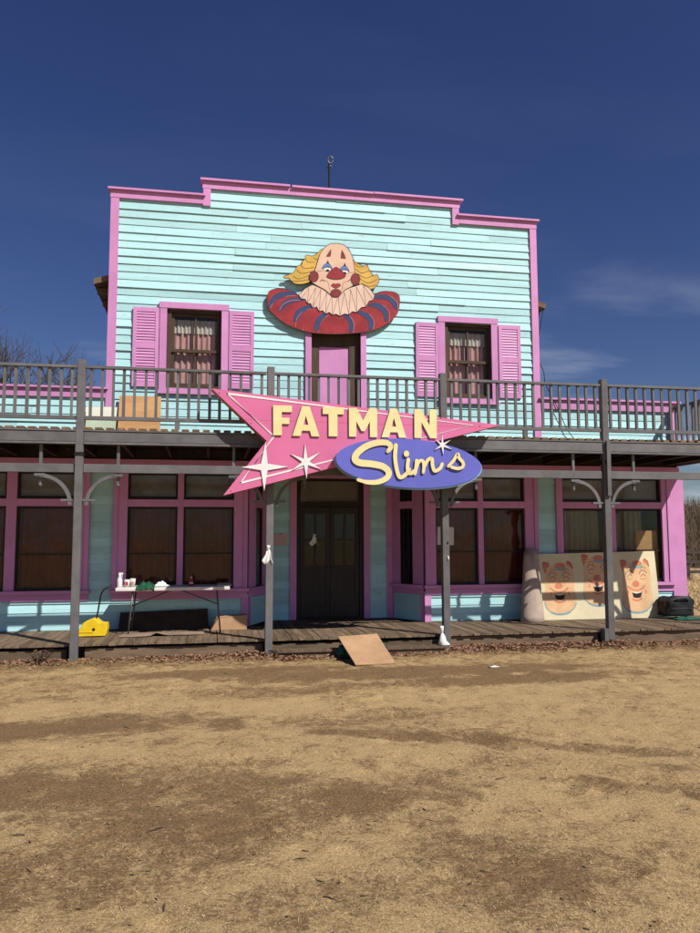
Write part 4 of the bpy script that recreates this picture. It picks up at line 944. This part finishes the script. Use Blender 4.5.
MB().tube([(0.045, 0, 0.24), (0.065, 0, 0.36), (0.10, 0, 0.60), (0.118, 0, 0.66), (0.15, 0, 0.70), (0.26, 0, 0.765)], [0.013] * 5 + [0.017], 8).build('lever_handle', 'black', bk, True)
for a in (-0.15, 0.14):
    for b_ in (-0.1, 0.1): MB().tube([(a, b_ - 0.012, 0.012), (a, b_ + 0.012, 0.012)], 0.0118, 10).build('caster', 'rubber', bk, True)

# cardboard under the table
x0, _ = W(121, 630, 1.0); x1, _ = W(203, 630, 1.0)
mb = MB(); n_ = 14; pr = None
for i in range(n_ + 1):
    a = i / n_; xx = x0 + (x1 - x0) * a; zz = ZF + 0.004 + 0.030 * abs(noise.noise(Vector((a * 3.4, 2.2, 1)))) + (0.05 * math.exp(-((a - 0.45) / 0.05) ** 2))
    y0_ = 0.66 + 0.10 * a + 0.06 * noise.noise(Vector((a * 5, 0, 0))); y1_ = 1.14
    if pr: mb.hexa([(pr[0], pr[2], pr[1]), (xx, y0_, zz), (xx, y1_, ZF + 0.006), (pr[0], y1_, ZF + 0.006), (pr[0], pr[2], pr[1] + 0.006), (xx, y0_, zz + 0.006), (xx, y1_, ZF + 0.012), (pr[0], y1_, ZF + 0.012)])
    pr = (xx, zz, y0_)
tag(mb.build('cardboard_sheet', 'cardboard_old'), 'flattened brown cardboard sheet lying on the planks under the folding table', 'cardboard')
x0, z0 = W(208, 629, 1.35); x1, z1 = W(247, 629, 1.35)
o = empty('cardboard_box', ((x0 + x1) / 2, 1.5, ZF)); tag(o, 'low tan cardboard box standing below the end of the folding table', 'box')
hw = (x1 - x0) / 2 - 0.02
MB().hexa([(-hw, -0.16, 0), (hw, -0.16, 0), (hw, 0.12, 0), (-hw, 0.12, 0), (-hw + 0.10, -0.15, 0.20), (hw, -0.15, 0.225), (hw, 0.12, 0.225), (-hw + 0.10, 0.12, 0.20)]).build('carton', 'cardboard', o)
MB().hexa([(-hw + 0.10, -0.155, 0.2005), (hw, -0.155, 0.2255), (hw, -0.01, 0.234), (-hw + 0.1, -0.01, 0.208), (-hw + 0.10, -0.155, 0.205), (hw, -0.155, 0.230), (hw, -0.01, 0.239), (-hw + 0.1, -0.01, 0.213)]).build('flap', 'cardboard', o)
o = MB().hexa([(-1.42, 1.60, ZF), (0.02, 1.60, ZF), (0.02, 1.625, ZF), (-1.42, 1.625, ZF), (-1.40, 1.755, ZF + 0.27), (0.0, 1.755, ZF + 0.31), (0.0, 1.78, ZF + 0.31), (-1.40, 1.78, ZF + 0.27)]).build('shadow_board', 'umber')  # dark brown thing behind the table; its outline and tone also carry the table's shadow
tag(o, 'long dark brown board leaning on the wall, shaped to the shadow of the folding table', 'board')

# ------------------------------------------------------------------ plywood ramp at the step, bundles behind it
a = [G(315 / 2.692 + 220, 470 + 447 / 2.692, 0.28), G(420 / 2.692 + 220, 470 + 440 / 2.692, 0.28), G(469 / 2.692 + 220, 470 + 520 / 2.692, 0.02), G(362 / 2.692 + 220, 470 + 524 / 2.692, 0.02)]
P3 = [Vector((*a[0], 0.275)), Vector((*a[1], 0.275)), Vector((*a[2], 0.02)), Vector((*a[3], 0.02))]
nn = (P3[1] - P3[0]).cross(P3[3] - P3[0]).normalized(); nn = nn if nn.z > 0 else -nn
o = MB().hexa([p - nn * 0.014 for p in (P3[3], P3[2], P3[1], P3[0])] + [p for p in (P3[3], P3[2], P3[1], P3[0])]).build('plywood_ramp', 'cardboard')
tag(o, 'tan plywood ramp sloping from the porch step down to the dirt', 'ramp')
def lump(name, m, loc, r_, seed, label, cat, sq=1.0):
    bm = bmesh.new(); bmesh.ops.create_icosphere(bm, subdivisions=4, radius=1)
    for v in bm.verts:
        k_ = 1 + 0.28 * noise.fractal(v.co * 1.8 + Vector((seed, 0, 0)), 1, 2, 4)
        v.co = Vector((v.co.x * r_[0] * k_, v.co.y * r_[1] * k_, max(v.co.z * r_[2] * k_, -r_[2] * 0.82)))
    me = bpy.data.meshes.new(name); bm.to_mesh(me); bm.free(); me.materials.append(MT[m]); me.polygons.foreach_set('use_smooth', [True] * len(me.polygons))
    return tag(link(name, me, None, (loc[0], loc[1], loc[2] + r_[2] * 0.80)), label, cat)
gx, gy = G(338, 656, 0.0)
lump('tarp_bundle', 'teal', (P3[0].x + 0.07, -0.42, 0.0), (0.11, 0.12, 0.10), 2, 'dark teal cloth bundle tucked under the edge of the plywood ramp', 'bundle')
lump('fabric_bundle', 'navy', (P3[1].x - 0.02, -0.44, 0.0), (0.10, 0.12, 0.085), 6, 'navy fabric bundle peeping out beside the plywood ramp', 'bundle')

# white rags, notices
def rag(px, py_top, y, w_, h, label, z=None, knot=True):
    x_, zt = W(px, py_top, y)
    o = empty('white_rag', (x_, y, zt - h)); tag(o, label, 'rag')
    mb = MB(); n_ = 12; m_ = 8
    for j in range(m_ + 1):
        t_ = j / m_; ww = w_ * (0.16 + 0.84 * t_ ** 0.8) / 2
        for i in range(n_ + 1):
            s = i / n_ * 2 - 1
            mb.v.append((s * ww + 0.01 * math.sin(t_ * 6 + s), -0.012 - 0.016 * math.sin(s * 7 + t_ * 2) * t_, h * 0.80 * (1 - t_) + 0.03 * t_ * math.sin(s * 4)))
    for j in range(m_):
        for i in range(n_): q = j * (n_ + 1) + i; mb.f.append((q, q + 1, q + n_ + 2, q + n_ + 1)); mb.m.append(0)
    c = mb.build('cloth', 'white', o, True); c.modifiers.new('thick', 'SOLIDIFY').thickness = 0.004
    if knot:
        MB().tube([(-0.012, -0.01, h * 0.78), (0.0, -0.015, h * 0.86), (0.008, -0.012, h)], [w_ * 0.13, w_ * 0.10, w_ * 0.2], 8).build('knot', 'white', o, True)
    return o
rag(267.5, 545, -0.056, 0.16, 0.25, 'white rag tied round the grey post beside the arrow sign tail')
rag(313.5, 534, YD + 0.02, 0.16, 0.19, 'white rag hanging from the glass of the entrance doors')
# soft white drawstring bag on the step
bx_, by_ = 3.47, -0.16
o = empty('white_bag', (bx_, by_, 0.093)); o.scale = (0.72, 0.8, 0.95); tag(o, 'tied white plastic bag slumped on the low step by the post', 'bag')
mb = MB(); prof = [(0.085, 0.0), (0.10, 0.015), (0.085, 0.07), (0.06, 0.13), (0.03, 0.18), (0.018, 0.20), (0.03, 0.215), (0.04, 0.27), (0.038, 0.30)]
mb.lathe(prof, 16); mb.v = [(v[0] * (1 + 0.22 * noise.noise(Vector((v[0] * 14, v[1] * 14, v[2] * 9)))) + 0.02 - 0.10 * v[2] + (0.06 if v[2] < 0.03 and v[0] > 0.05 else 0), v[1] * (0.75 + 0.3 * noise.noise(Vector((v[1] * 20, 3, v[2] * 9)))), v[2]) for v in mb.v]
mb.build('bag_body', 'white', o, True)
mb2 = MB().tube([(-0.02, 0, 0.197), (0.005, -0.022, 0.199), (0.022, 0, 0.2), (0.0, 0.022, 0.2), (-0.02, 0, 0.198)], 0.006, 6).build('tie', 'paper', o, True)
x_, z_ = W(280, 539, YD - 0.03)
o = empty('paper_notice', (x_, YD - 0.034, z_)); tag(o, 'pinkish paper notice pinned to the siding beside the entrance doors', 'notice')
MB().box(-0.13, 0.13, -0.003, 0, -0.11, 0.11).build('sheet', 'pinkpaper', o); MB().lathe([(0.012, 0), (0.012, 0.006)], 8).build('pin', 'black', o, loc=(0, -0.003, 0.095), rot=(math.pi / 2, 0, 0))
for px, w_ in ((440.5, 0.075), (450.5, 0.06)):
    pass
x_, z_ = W(445.5, 536, 1.855)
o = empty('paper_sign', (x_, 1.862, z_)); tag(o, 'white paper sheet taped inside the frame of the window behind the post', 'paper')
MB().box(-0.16, 0.15, 0.0, 0.003, -0.17, 0.15).build('sheet', 'paper', o, rot=(0, 0.03, 0)); MB().box(-0.05, 0.05, -0.002, -0.0005, 0.13, 0.17).build('tape', 'white', o)
x_, z_ = W(447.5, 559, -0.056)
o = MB().tube([(x_, -0.06, z_ + 0.04), (x_ + 0.004, -0.066, z_), (x_ - 0.006, -0.06, z_ - 0.03)], [0.006, 0.014, 0.009], 6).build('paper_scrap', 'white', None, True); tag(o, 'small white scrap stapled on the grey post beneath the blue oval', 'scrap')
x_, z_ = W(447.5, 543, -0.056)
o = MB().tube([(x_, -0.058, z_ + 0.02), (x_, -0.064, z_), (x_, -0.058, z_ - 0.02)], [0.008, 0.013, 0.008], 6).build('green_tie', 'greencloth', None, True); tag(o, 'small green tie knotted on the grey post beneath the blue oval', 'tie')

# ------------------------------------------------------------------ rolled carpet, painted panel, bags at the right
cx0, cy0 = G(520, 620, ZF)
tx, tz = W(527, 552, 1.70)
o = empty('rolled_carpet', (cx0, 1.42, ZF)); tag(o, 'beige rolled carpet leaning on the wall beside the clown-face panel', 'carpet')
top = Vector((tx - cx0 + 0.02, 0.20, tz - ZF)); rad = 0.205
mb = MB(); n_ = 40; rings = 12
for k_ in range(rings + 1):
    t_ = k_ / rings; c = top * t_
    for i in range(n_ + 1):
        an = 2 * math.pi * 1.12 * i / n_ + 1.2; r_ = rad * (1 - 0.42 * t_) * (1 + 0.10 * i / n_) + 0.006 * noise.noise(Vector((an, t_ * 4, 1)))
        mb.v.append((c.x + r_ * math.cos(an), c.y + r_ * math.sin(an) * 0.8, max(0.0, c.z + (0.03 * math.sin(an * 1.3) if k_ == rings else 0))))
for k_ in range(rings):
    for i in range(n_): q = k_ * (n_ + 1) + i; mb.f.append((q, q + 1, q + n_ + 2, q + n_ + 1)); mb.m.append(0)
c = mb.build('outer_wrap', 'carpet', o, True); c.modifiers.new('thick', 'SOLIDIFY').thickness = 0.012
MB().tube([(0, 0, 0.004), tuple(top * 0.5), tuple(top * 1.03)], [rad * 0.72, rad * 0.62, rad * 0.5], 14).build('inner_roll', 'carpet', o, True)
# the panel
PB, PT = 1.60, 1.72
bl = Vector((*G(537, 619, ZF), ZF)); bl.y = PB; bl.x = W(537, 619, PB)[0]
br = Vector((W(659.5, 616, PB)[0], PB, ZF)); tl = Vector((W(534, 555.5, PT)[0], PT, W(534, 555.5, PT)[1])); tr = Vector((W(653, 553, PT)[0], PT, W(653, 553, PT)[1]))
bl.z = br.z = ZF + 0.002
pn = (br - bl).cross(tl - bl).normalized(); pn = pn if pn.y < 0 else -pn
po = empty('leaning_painting', tuple(bl)); tag(po, 'cream painted panel with three laughing clown faces leaning on the wall', 'painting')
Q5 = [(143, 306), (617, 297), (595, 52), (134, 58)]         # bl br tr tl in the enlarged view
def panel_fr(a, b_, d):
    # inverse bilinear (few Newton steps) from view position to panel position
    u, v = (a - 140) / 460, (303 - b_) / 246
    for _ in range(5):
        X_ = [(1 - u) * (1 - v) * Q5[0][k] + u * (1 - v) * Q5[1][k] + u * v * Q5[2][k] + (1 - u) * v * Q5[3][k] for k in (0, 1)]
        u += (a - X_[0]) / 465; v -= (b_ - X_[1]) / 246
    p = bl * ((1 - u) * (1 - v)) + br * (u * (1 - v)) + tr * (u * v) + tl * ((1 - u) * v) - bl + pn * d
    return p
def rectp(): return Q5
MB().plate(Q5, panel_fr, 0.0, 0.016).build('panel_board', 'panelcream', po)
def face(dx, dy, name, sc=1.0):
    g = lambda pts: [((x_ - 225) * sc + 225 + dx, (y_ - 185) * sc + 185 + dy) for x_, y_ in pts]
    L_ = ['panelskin', 'panelorange', 'panelblue', 'ink', 'signwhite', 'clownred', 'softink']
    mb = MB(); D = 0.0161
    def pl(pts, d, m, sm=True): mb.plate(spline(g(pts), 4, True) if sm else g(pts), panel_fr, D, D + d, m)
    for i, (hx, hy, hr) in enumerate(((168, 94, 9), (178, 96, 10), (172, 106, 11), (182, 112, 11), (176, 122, 10), (184, 130, 9), (258, 90, 8), (265, 97, 9), (268, 108, 9), (266, 119, 9), (270, 129, 7))):
        pl(circ(hx, hy, hr, hr * 1.05, 9), 0.0005 + 0.00004 * i, 1, False)
    for pth in ([(162, 92), (172, 88), (180, 98)], [(164, 106), (174, 102), (182, 112)], [(170, 120), (178, 116), (186, 126)], [(256, 86), (266, 90), (270, 102)], [(262, 104), (272, 106), (272, 120)]):
        mb.ribbon(spline(g(pth), 4), 1.8, panel_fr, D, D + 0.0009, 6)
    pl([(172, 128), (180, 108), (200, 97), (225, 94), (250, 97), (270, 108), (279, 130), (281, 165), (283, 195), (288, 225), (286, 245), (276, 262), (256, 274), (225, 279), (194, 272), (174, 256), (167, 236), (168, 212), (170, 188), (170, 160)], 0.0010, 0)
    pl([(209, 104), (212, 93), (221, 90), (235, 90), (243, 94), (245, 105), (228, 110)], 0.0014, 1)
    pl([(206, 104), (214, 108), (230, 111), (246, 106), (248, 113), (230, 119), (211, 114)], 0.0017, 2)
    mb.ribbon(spline(g([(168, 238), (174, 258), (192, 274), (220, 281), (250, 277), (276, 263), (288, 240)]), 5), 3.5, panel_fr, D, D + 0.0014, 2)
    mb.ribbon(spline(g([(190, 274), (215, 282), (245, 281), (264, 273)]), 5), 6, panel_fr, D, D + 0.0016, 2)
    for ex in (199, 251):
        mb.ribbon(spline(g([(ex - 16, 140), (ex - 9, 128), (ex + 3, 126), (ex + 14, 137)]), 5), 2.4, panel_fr, D, D + 0.0015, 6)
        mb.ribbon(spline(g([(ex - 10, 149), (ex, 141), (ex + 10, 148)]), 5), 2.2, panel_fr, D, D + 0.0015, 6)
        mb.ribbon(spline(g([(ex - 12, 156), (ex, 160), (ex + 11, 154)]), 5), 1.4, panel_fr, D, D + 0.0013, 6)
        mb.ribbon(spline(g([(ex - 12, 122), (ex - 2, 114), (ex + 10, 119)]), 5), 1.8, panel_fr, D, D + 0.0013, 6)
    pl([(207, 178), (212, 168), (222, 164), (231, 168), (236, 178), (230, 186), (219, 188), (211, 185)], 0.0018, 1)
    mb.ribbon(spline(g([(190, 186), (206, 196), (225, 200), (244, 195), (256, 184)]), 5), 6.0, panel_fr, D, D + 0.0015, 1)
    pl([(206, 206), (224, 209), (246, 204), (241, 226), (226, 229), (211, 226)], 0.0016, 3, False); pl([(208, 206), (224, 209), (243, 205), (242, 208), (224, 212), (209, 209)], 0.0019, 4, False)
    mb.ribbon(spline(g([(208, 232), (225, 238), (243, 231)]), 5), 7, panel_fr, D, D + 0.0015, 1)
    for p in ([(258, 198), (262, 212)], [(192, 200), (190, 213)]): mb.ribbon(g(p), 5, panel_fr, D, D + 0.0013, 1)
    mb.build(name, L_, po)
face(0, 2, 'painted_face'); face(147, -27, 'painted_face', 0.98); face(298, -3, 'painted_face')
# black bag on green crate cloth
bx_, by_ = G(676, 617, ZF); 
bgx = W(677, 612, 1.35)[0]
o = empty('duffel_bag', (bgx, 1.40, ZF)); tag(o, 'black duffel bag sitting on the porch by the pink corner', 'bag')
bm = bmesh.new(); bmesh.ops.create_cube(bm, size=1); bmesh.ops.subdivide_edges(bm, edges=bm.edges, cuts=7, use_grid_fill=True)
for v in bm.verts:
    c = v.co.copy(); q = 1 - 0.22 * (abs(c.x) * 2) ** 4; s_ = 1 + 0.14 * noise.fractal(c * 3.4, 1, 2, 3)
    v.co = Vector((c.x * 0.54 * s_, c.y * 0.34 * q * s_, 0.06 + (c.z + 0.5) * 0.34 * (q if c.z > 0 else 1) * (1 + 0.15 * noise.noise(c * 2.5))))
me = bpy.data.meshes.new('bag_body'); bm.to_mesh(me); bm.free(); me.materials.append(MT['blackfabric']); me.polygons.foreach_set('use_smooth', [True] * len(me.polygons)); link('bag_body', me, o)
MB().tube(spline([(-0.16, -0.15, 0.30), (-0.10, -0.2, 0.36), (0.06, -0.2, 0.37), (0.14, -0.16, 0.30)], 6), 0.013, 6).build('strap', 'black', o, True)
MB().tube(spline([(0.24, -0.12, 0.22), (0.34, -0.22, 0.14), (0.40, -0.24, 0.03), (0.34, -0.26, 0.012), (0.26, -0.22, 0.02)], 6), 0.010, 6).build('loose_strap', 'steel', o, True)
MB().box(-0.20, 0.20, -0.185, -0.176, 0.19, 0.2).build('zip', 'steel', o)
crumple('green_tarp', 'teal', bgx - 0.20, bgx + 0.36, 1.08, 1.42, ZF, 0.075, 8, 'dark green tarp crumpled under the black duffel bag', 'tarp')
# cable hanging from the right eave
p0 = Vector((xe1 - 0.03, 2.02, EZ)); 
pts = [p0]
for px, py in ((540.5, 352), (544, 372), (546, 385), (556, 405), (567, 430), (575, 441)):
    q = W(px, py, 1.76); pts.append(Vector((q[0], 1.76, q[1])))
pts[1].y = 1.9
o = MB().tube(spline([tuple(p) for p in pts], 5), 0.008, 5).build('hanging_cable', 'black', None, True); tag(o, 'thin black cable hanging from the roof eave to the balcony', 'cable')

# ------------------------------------------------------------------ background
def bare_tree(name, loc, h, seed, label, group=None, lv=5, spread=0.55, thick=0.02, lean=0.0):
    R = random.Random(seed); o = empty(name, loc); tag(o, label, 'tree', group)
    tk, cw = MB(), MB()
    def br(p, d, ln, r_, k_):
        n_ = 4; pts = [p]; q = p.copy(); dd = d.copy()
        for i in range(n_):
            dd = (dd + Vector((R.uniform(-1, 1), R.uniform(-1, 1), R.uniform(-0.4, 0.8))) * 0.13).normalized(); q = q + dd * ln / n_; pts.append(q.copy())
        (tk if k_ == lv else cw).tube(pts, [r_ * (1 - 0.45 * i / n_) for i in range(n_ + 1)], 6 if k_ > 2 else 3, cap=False)
        if k_ == 0: return
        for i in range(R.randint(3, 4) if k_ > 1 else R.randint(2, 4)):
            t_ = R.uniform(0.35, 1.0); j = min(n_ - 1, int(t_ * n_)); a = pts[j].lerp(pts[j + 1], t_ * n_ - j)
            s_ = Vector((R.uniform(-1, 1), R.uniform(-1, 1), R.uniform(-0.1, 0.6))).normalized()
            br(a, (dd * (1 - spread) + s_ * spread).normalized(), ln * R.uniform(0.55, 0.75), max(0.006, r_ * R.uniform(0.42, 0.6)), k_ - 1)
        br(pts[-1], dd, ln * 0.7, r_ * 0.55, k_ - 1)
    br(Vector((0, 0, -0.1)), Vector((lean, 0, 1)).normalized(), h * 0.34, h * thick, lv)
    tk.build('trunk', 'bark', o, True, fix=False); cw.build('crown', 'bark', o, True, fix=False)
    return o
bare_tree('bare_tree', (W(32, 350, 15)[0], 15, 0), 10.4, 11, 'leafless tree rising behind the left wing parapet', 'leafless trees behind the building')
bare_tree('bare_tree', (W(108, 350, 19)[0], 19, 0), 10.5, 12, 'leafless tree showing beside the false front left edge', 'leafless trees behind the building', lv=4)
# hillside with winter brush
hv = []; hf = []; n1, n2 = 60, 14
for j in range(n2 + 1):
    for i in range(n1 + 1):
        x_ = -50 + 190 * i / n1; y_ = 24 + 70 * j / n2
        z_ = -0.1 + max(0, (y_ - 26)) * 0.095 + 0.7 * noise.noise(Vector((x_ * 0.05, y_ * 0.05, 0))) * min(1, (y_ - 24) / 12)
        hv.append((x_, y_, z_))
for j in range(n2):
    for i in range(n1): hf.append((j * (n1 + 1) + i, j * (n1 + 1) + i + 1, (j + 1) * (n1 + 1) + i + 1, (j + 1) * (n1 + 1) + i))
hm = bpy.data.meshes.new('hillside'); hm.from_pydata(hv, [], hf); hm.materials.append(MT['hill']); hm.polygons.foreach_set('use_smooth', [True] * len(hm.polygons))
tag(link('hillside', hm), kind='structure')
R = random.Random(5); mb = MB()
for k_ in range(7500):
    y_ = R.uniform(26, 62); x_ = R.uniform(y_ * 0.62 + 1, y_ * 0.62 + 28) if R.random() < 0.8 else R.uniform(-40, 60)
    zb = -0.15 + max(0, (y_ - 26)) * 0.095; h = R.uniform(1.0, 3.2)
    for b_ in range(4):
        a = R.uniform(0, 6.28); ln = h * R.uniform(0.6, 1.0); tip = Vector((x_ + math.cos(a) * ln * 0.35, y_ + math.sin(a) * ln * 0.35, zb + ln)); mid = Vector((x_, y_, zb)).lerp(tip, 0.5) + Vector((R.uniform(-.2, .2), R.uniform(-.2, .2), 0.1)); w_ = 0.010 + 0.014 * R.random()
        for p, q in (((Vector((x_, y_, zb))), mid), (mid, tip), (mid, mid + Vector((R.uniform(-.7, .7), R.uniform(-.4, .4), R.uniform(.3, .9))))):
            e = Vector((w_, R.uniform(-w_, w_), 0)); mb.quad(p - e, p + e, q + e * 0.5, q - e * 0.5)
o = mb.build('winter_brush', 'brush', fix=False); tag(o, 'dense brown leafless brush covering the hillside', 'brush', kind='stuff')
for i, (x_, y_, h) in enumerate(((24, 33, 5.2), (27.5, 36, 6.0), (30, 40, 6.5), (26.5, 42, 6.0), (34, 46, 7))):
    bare_tree('bare_tree', (x_, y_, 0.095 * max(0, y_ - 26) - 0.2), h, 30 + i, 'leafless tree standing in the hillside brush beyond the rail fence', 'leafless hillside trees', lv=4, thick=0.016)
fe = empty('rail_fence', (18, 15.5, 0)); tag(fe, 'dark wooden rail fence running behind the pink corner of the building', 'fence')
for i in range(8): MB().box(-0.07, 0.07, -0.07, 0.07, -0.1, 1.25).build('fence_post', 'fencewood', fe, loc=(-7 + 2.4 * i, 0, 0))
for i in range(7):
    for z_ in (0.35, 0.75, 1.12): MB().box(0, 2.4, -0.02, 0.02, z_ - 0.055, z_ + 0.055).build('fence_rail', 'fencewood', fe, loc=(-7 + 2.4 * i, -0.09, rnd.uniform(-0.015, 0.015)))
R = random.Random(6); mb = MB()
for k_ in range(2500):
    x_ = R.uniform(9.5, 30); y_ = R.uniform(5, 24); h = R.uniform(0.08, 0.25); a = R.uniform(0, 6.28); e = Vector((math.cos(a), math.sin(a), 0)) * 0.02
    for q in range(4):
        p = Vector((x_ + R.uniform(-.1, .1), y_ + R.uniform(-.1, .1), -0.03)); t_ = p + Vector((R.uniform(-.15, .15), R.uniform(-.15, .15), h)); mb.quad(p - e, p + e, t_ + e * 0.2, t_ - e * 0.2)
o = mb.build('dry_grass', 'straw', fix=False); tag(o, 'pale dry grass tufts on the ground behind the building', 'grass', kind='stuff')

# ------------------------------------------------------------------ litter on the ground
R = random.Random(9); mb = MB()
def leaf(x_, y_, z_, s):
    a = R.uniform(0, 6.28); u = Vector((math.cos(a), math.sin(a), R.uniform(-0.5, 0.5))) * s; v = Vector((-math.sin(a), math.cos(a), R.uniform(-0.6, 0.6))) * s * 0.45; c = Vector((x_, y_, z_ + abs(u.z) * 0.6 + 0.004))
    up_ = Vector((0, 0, s * R.uniform(0.1, 0.4)))
    i = len(mb.v); mb.v += [tuple(c - u), tuple(c - v + up_), tuple(c + u), tuple(c + v + up_ * 0.6), tuple(c)]
    mb.f += [(i, i + 1, i + 4), (i + 1, i + 2, i + 4), (i + 2, i + 3, i + 4), (i + 3, i, i + 4)]; mb.m += [0] * 4
for k_ in range(9500):
    x_ = R.uniform(-5.5, 9.3); d = 0.35 + 0.65 * max(0, noise.noise(Vector((x_ * 0.8, 1.7, 0))) + 0.35)
    if x_ < 0.4: d *= 0.55
    if 3.6 < x_ < 6.6: d = 1.0
    if 0.4 < x_ < 1.3: d = 0.9
    if 1.3 < x_ < 3.4: d = 0.2
    if R.random() > d: continue
    y_ = 0.10 - abs(R.gauss(0, 0.26)); 
    if 0.98 < x_ < 3.5 and y_ > -0.27: y_ -= 0.33
    pile = 0.07 * max(0, 1 - abs(y_ + 0.05) / 0.3) * d
    leaf(x_, y_, max(0, gz(x_, y_)) + R.random() * pile, R.uniform(0.018, 0.042))
for k_ in range(420): leaf(R.uniform(-5, 8), R.uniform(-7, -0.5), 0.012, R.uniform(0.008, 0.022))
for k_ in range(130): leaf(R.uniform(-5, 9), R.uniform(0.1, 1.2), ZF + 0.002, R.uniform(0.012, 0.028))
o = mb.build('fallen_leaves', 'leaf', fix=False); tag(o, 'reddish brown fallen leaves drifted along the porch edge', 'leaves', kind='stuff')
mb = MB()
for k_ in range(52000):
    t_ = R.random() ** 1.6; y_ = -9.2 + 8.8 * t_; x_ = R.uniform(-1, 1) * (1.2 + (y_ + 11.4) * 0.55) + (y_ + 11.4) * 0.19
    if soil(x_, y_) > 0.4 + 0.6 * R.random(): continue
    a = R.uniform(0, 6.28); ln = R.uniform(0.003, 0.009) * (2.2 if R.random() < 0.05 else 1); z_ = gz(x_, y_) + 0.003
    u = Vector((math.cos(a) * ln, math.sin(a) * ln, R.uniform(-0.2, 0.5) * ln)); v = Vector((-math.sin(a), math.cos(a), 0)) * 0.0011; c = Vector((x_, y_, z_ + abs(u.z)))
    mb.quad(c - u - v, c - u + v, c + u + v, c + u - v)
o = mb.build('dry_straw', 'straw', fix=False); tag(o, 'short pale straw bits strewn over the dirt yard', 'straw', kind='stuff')
mb = MB()
for k_ in range(420):
    y_ = -9.0 + 8.6 * R.random() ** 1.5; x_ = R.uniform(-1, 1) * (1.3 + (y_ + 11.4) * 0.55) + (y_ + 11.4) * 0.19; a = R.uniform(0, 6.28); ln = R.uniform(0.006, 0.022) * (3.2 if R.random() < 0.14 else 1); z_ = gz(x_, y_) + 0.004
    p = Vector((x_, y_, z_)); pts = [p]
    for i in range(3): a += R.uniform(-0.4, 0.4); p = p + Vector((math.cos(a), math.sin(a), R.uniform(-0.1, 0.15))) * ln / 2; pts.append(p)
    mb.tube(pts, [0.0026, 0.003, 0.0022, 0.0012], 4)
o = mb.build('twigs', 'twig', fix=False); tag(o, 'thin dark twigs scattered over the dirt yard', 'twigs', kind='stuff')
mb = MB()
for k_ in range(2600):
    y_ = -9.0 + 8.6 * R.random() ** 1.5; x_ = R.uniform(-1, 1) * (1.3 + (y_ + 11.4) * 0.55) + (y_ + 11.4) * 0.19; s = R.uniform(0.003, 0.009) * (1.8 if R.random() < 0.04 else 1); z_ = gz(x_, y_)
    P6 = [Vector((R.uniform(.6, 1) * a, R.uniform(.6, 1) * b_, R.uniform(.4, .8) * c)) * s + Vector((x_, y_, z_)) for a, b_, c in ((1, 0, 0), (0, 1, 0), (-1, 0, 0), (0, -1, 0), (0, 0, 1))]
    i = len(mb.v); mb.v += [tuple(p) for p in P6]; mb.f += [(i, i + 1, i + 4), (i + 1, i + 2, i + 4), (i + 2, i + 3, i + 4), (i + 3, i, i + 4)]; mb.m += [0] * 4
o = mb.build('pebbles', 'pebble', fix=False); tag(o, 'small tan pebbles scattered over the dirt yard', 'pebbles', kind='stuff')

R = random.Random(21); wx, wy = G(51, 653)
o = empty('dry_weed', (wx, -0.12, 0)); tag(o, 'small dead weed tuft growing at the porch edge beside the post', 'weed')
mb = MB()
for k_ in range(38):
    a = R.uniform(0, 6.28); p = Vector((R.uniform(-.05, .05), R.uniform(-.03, .03), -0.01)); h = R.uniform(0.08, 0.24)
    q = p + Vector((math.cos(a) * h * 0.5, math.sin(a) * h * 0.35, h * 0.7)); e = q + Vector((math.cos(a + R.uniform(-.8, .8)) * h * 0.4, math.sin(a) * h * 0.2, h * R.uniform(-.1, .35)))
    mb.tube([p, q, e], [0.004, 0.003, 0.0015], 4)
mb.build('stems', 'twig', o, fix=False)
mb = MB()
for k_ in range(60):
    a = R.uniform(0, 6.28); c = Vector((R.uniform(-.14, .14), R.uniform(-.08, .08), R.uniform(0.03, 0.2))); u = Vector((math.cos(a), math.sin(a), R.uniform(-.5, .5))) * 0.02; v = Vector((-math.sin(a), math.cos(a), R.uniform(-.5, .5))) * 0.01
    mb.quad(c - u, c - v, c + u, c + v)
mb.build('dead_leaves', 'leaf', o, fix=False)
sx, sy = G(493, 668)
crumple('paper_scrap', 'white', sx - 0.06, sx + 0.06, sy - 0.03, sy + 0.03, gz(sx, sy), 0.015, 13, 'flat white paper scrap lying on the dirt in front of the porch', 'paper', n_=8)
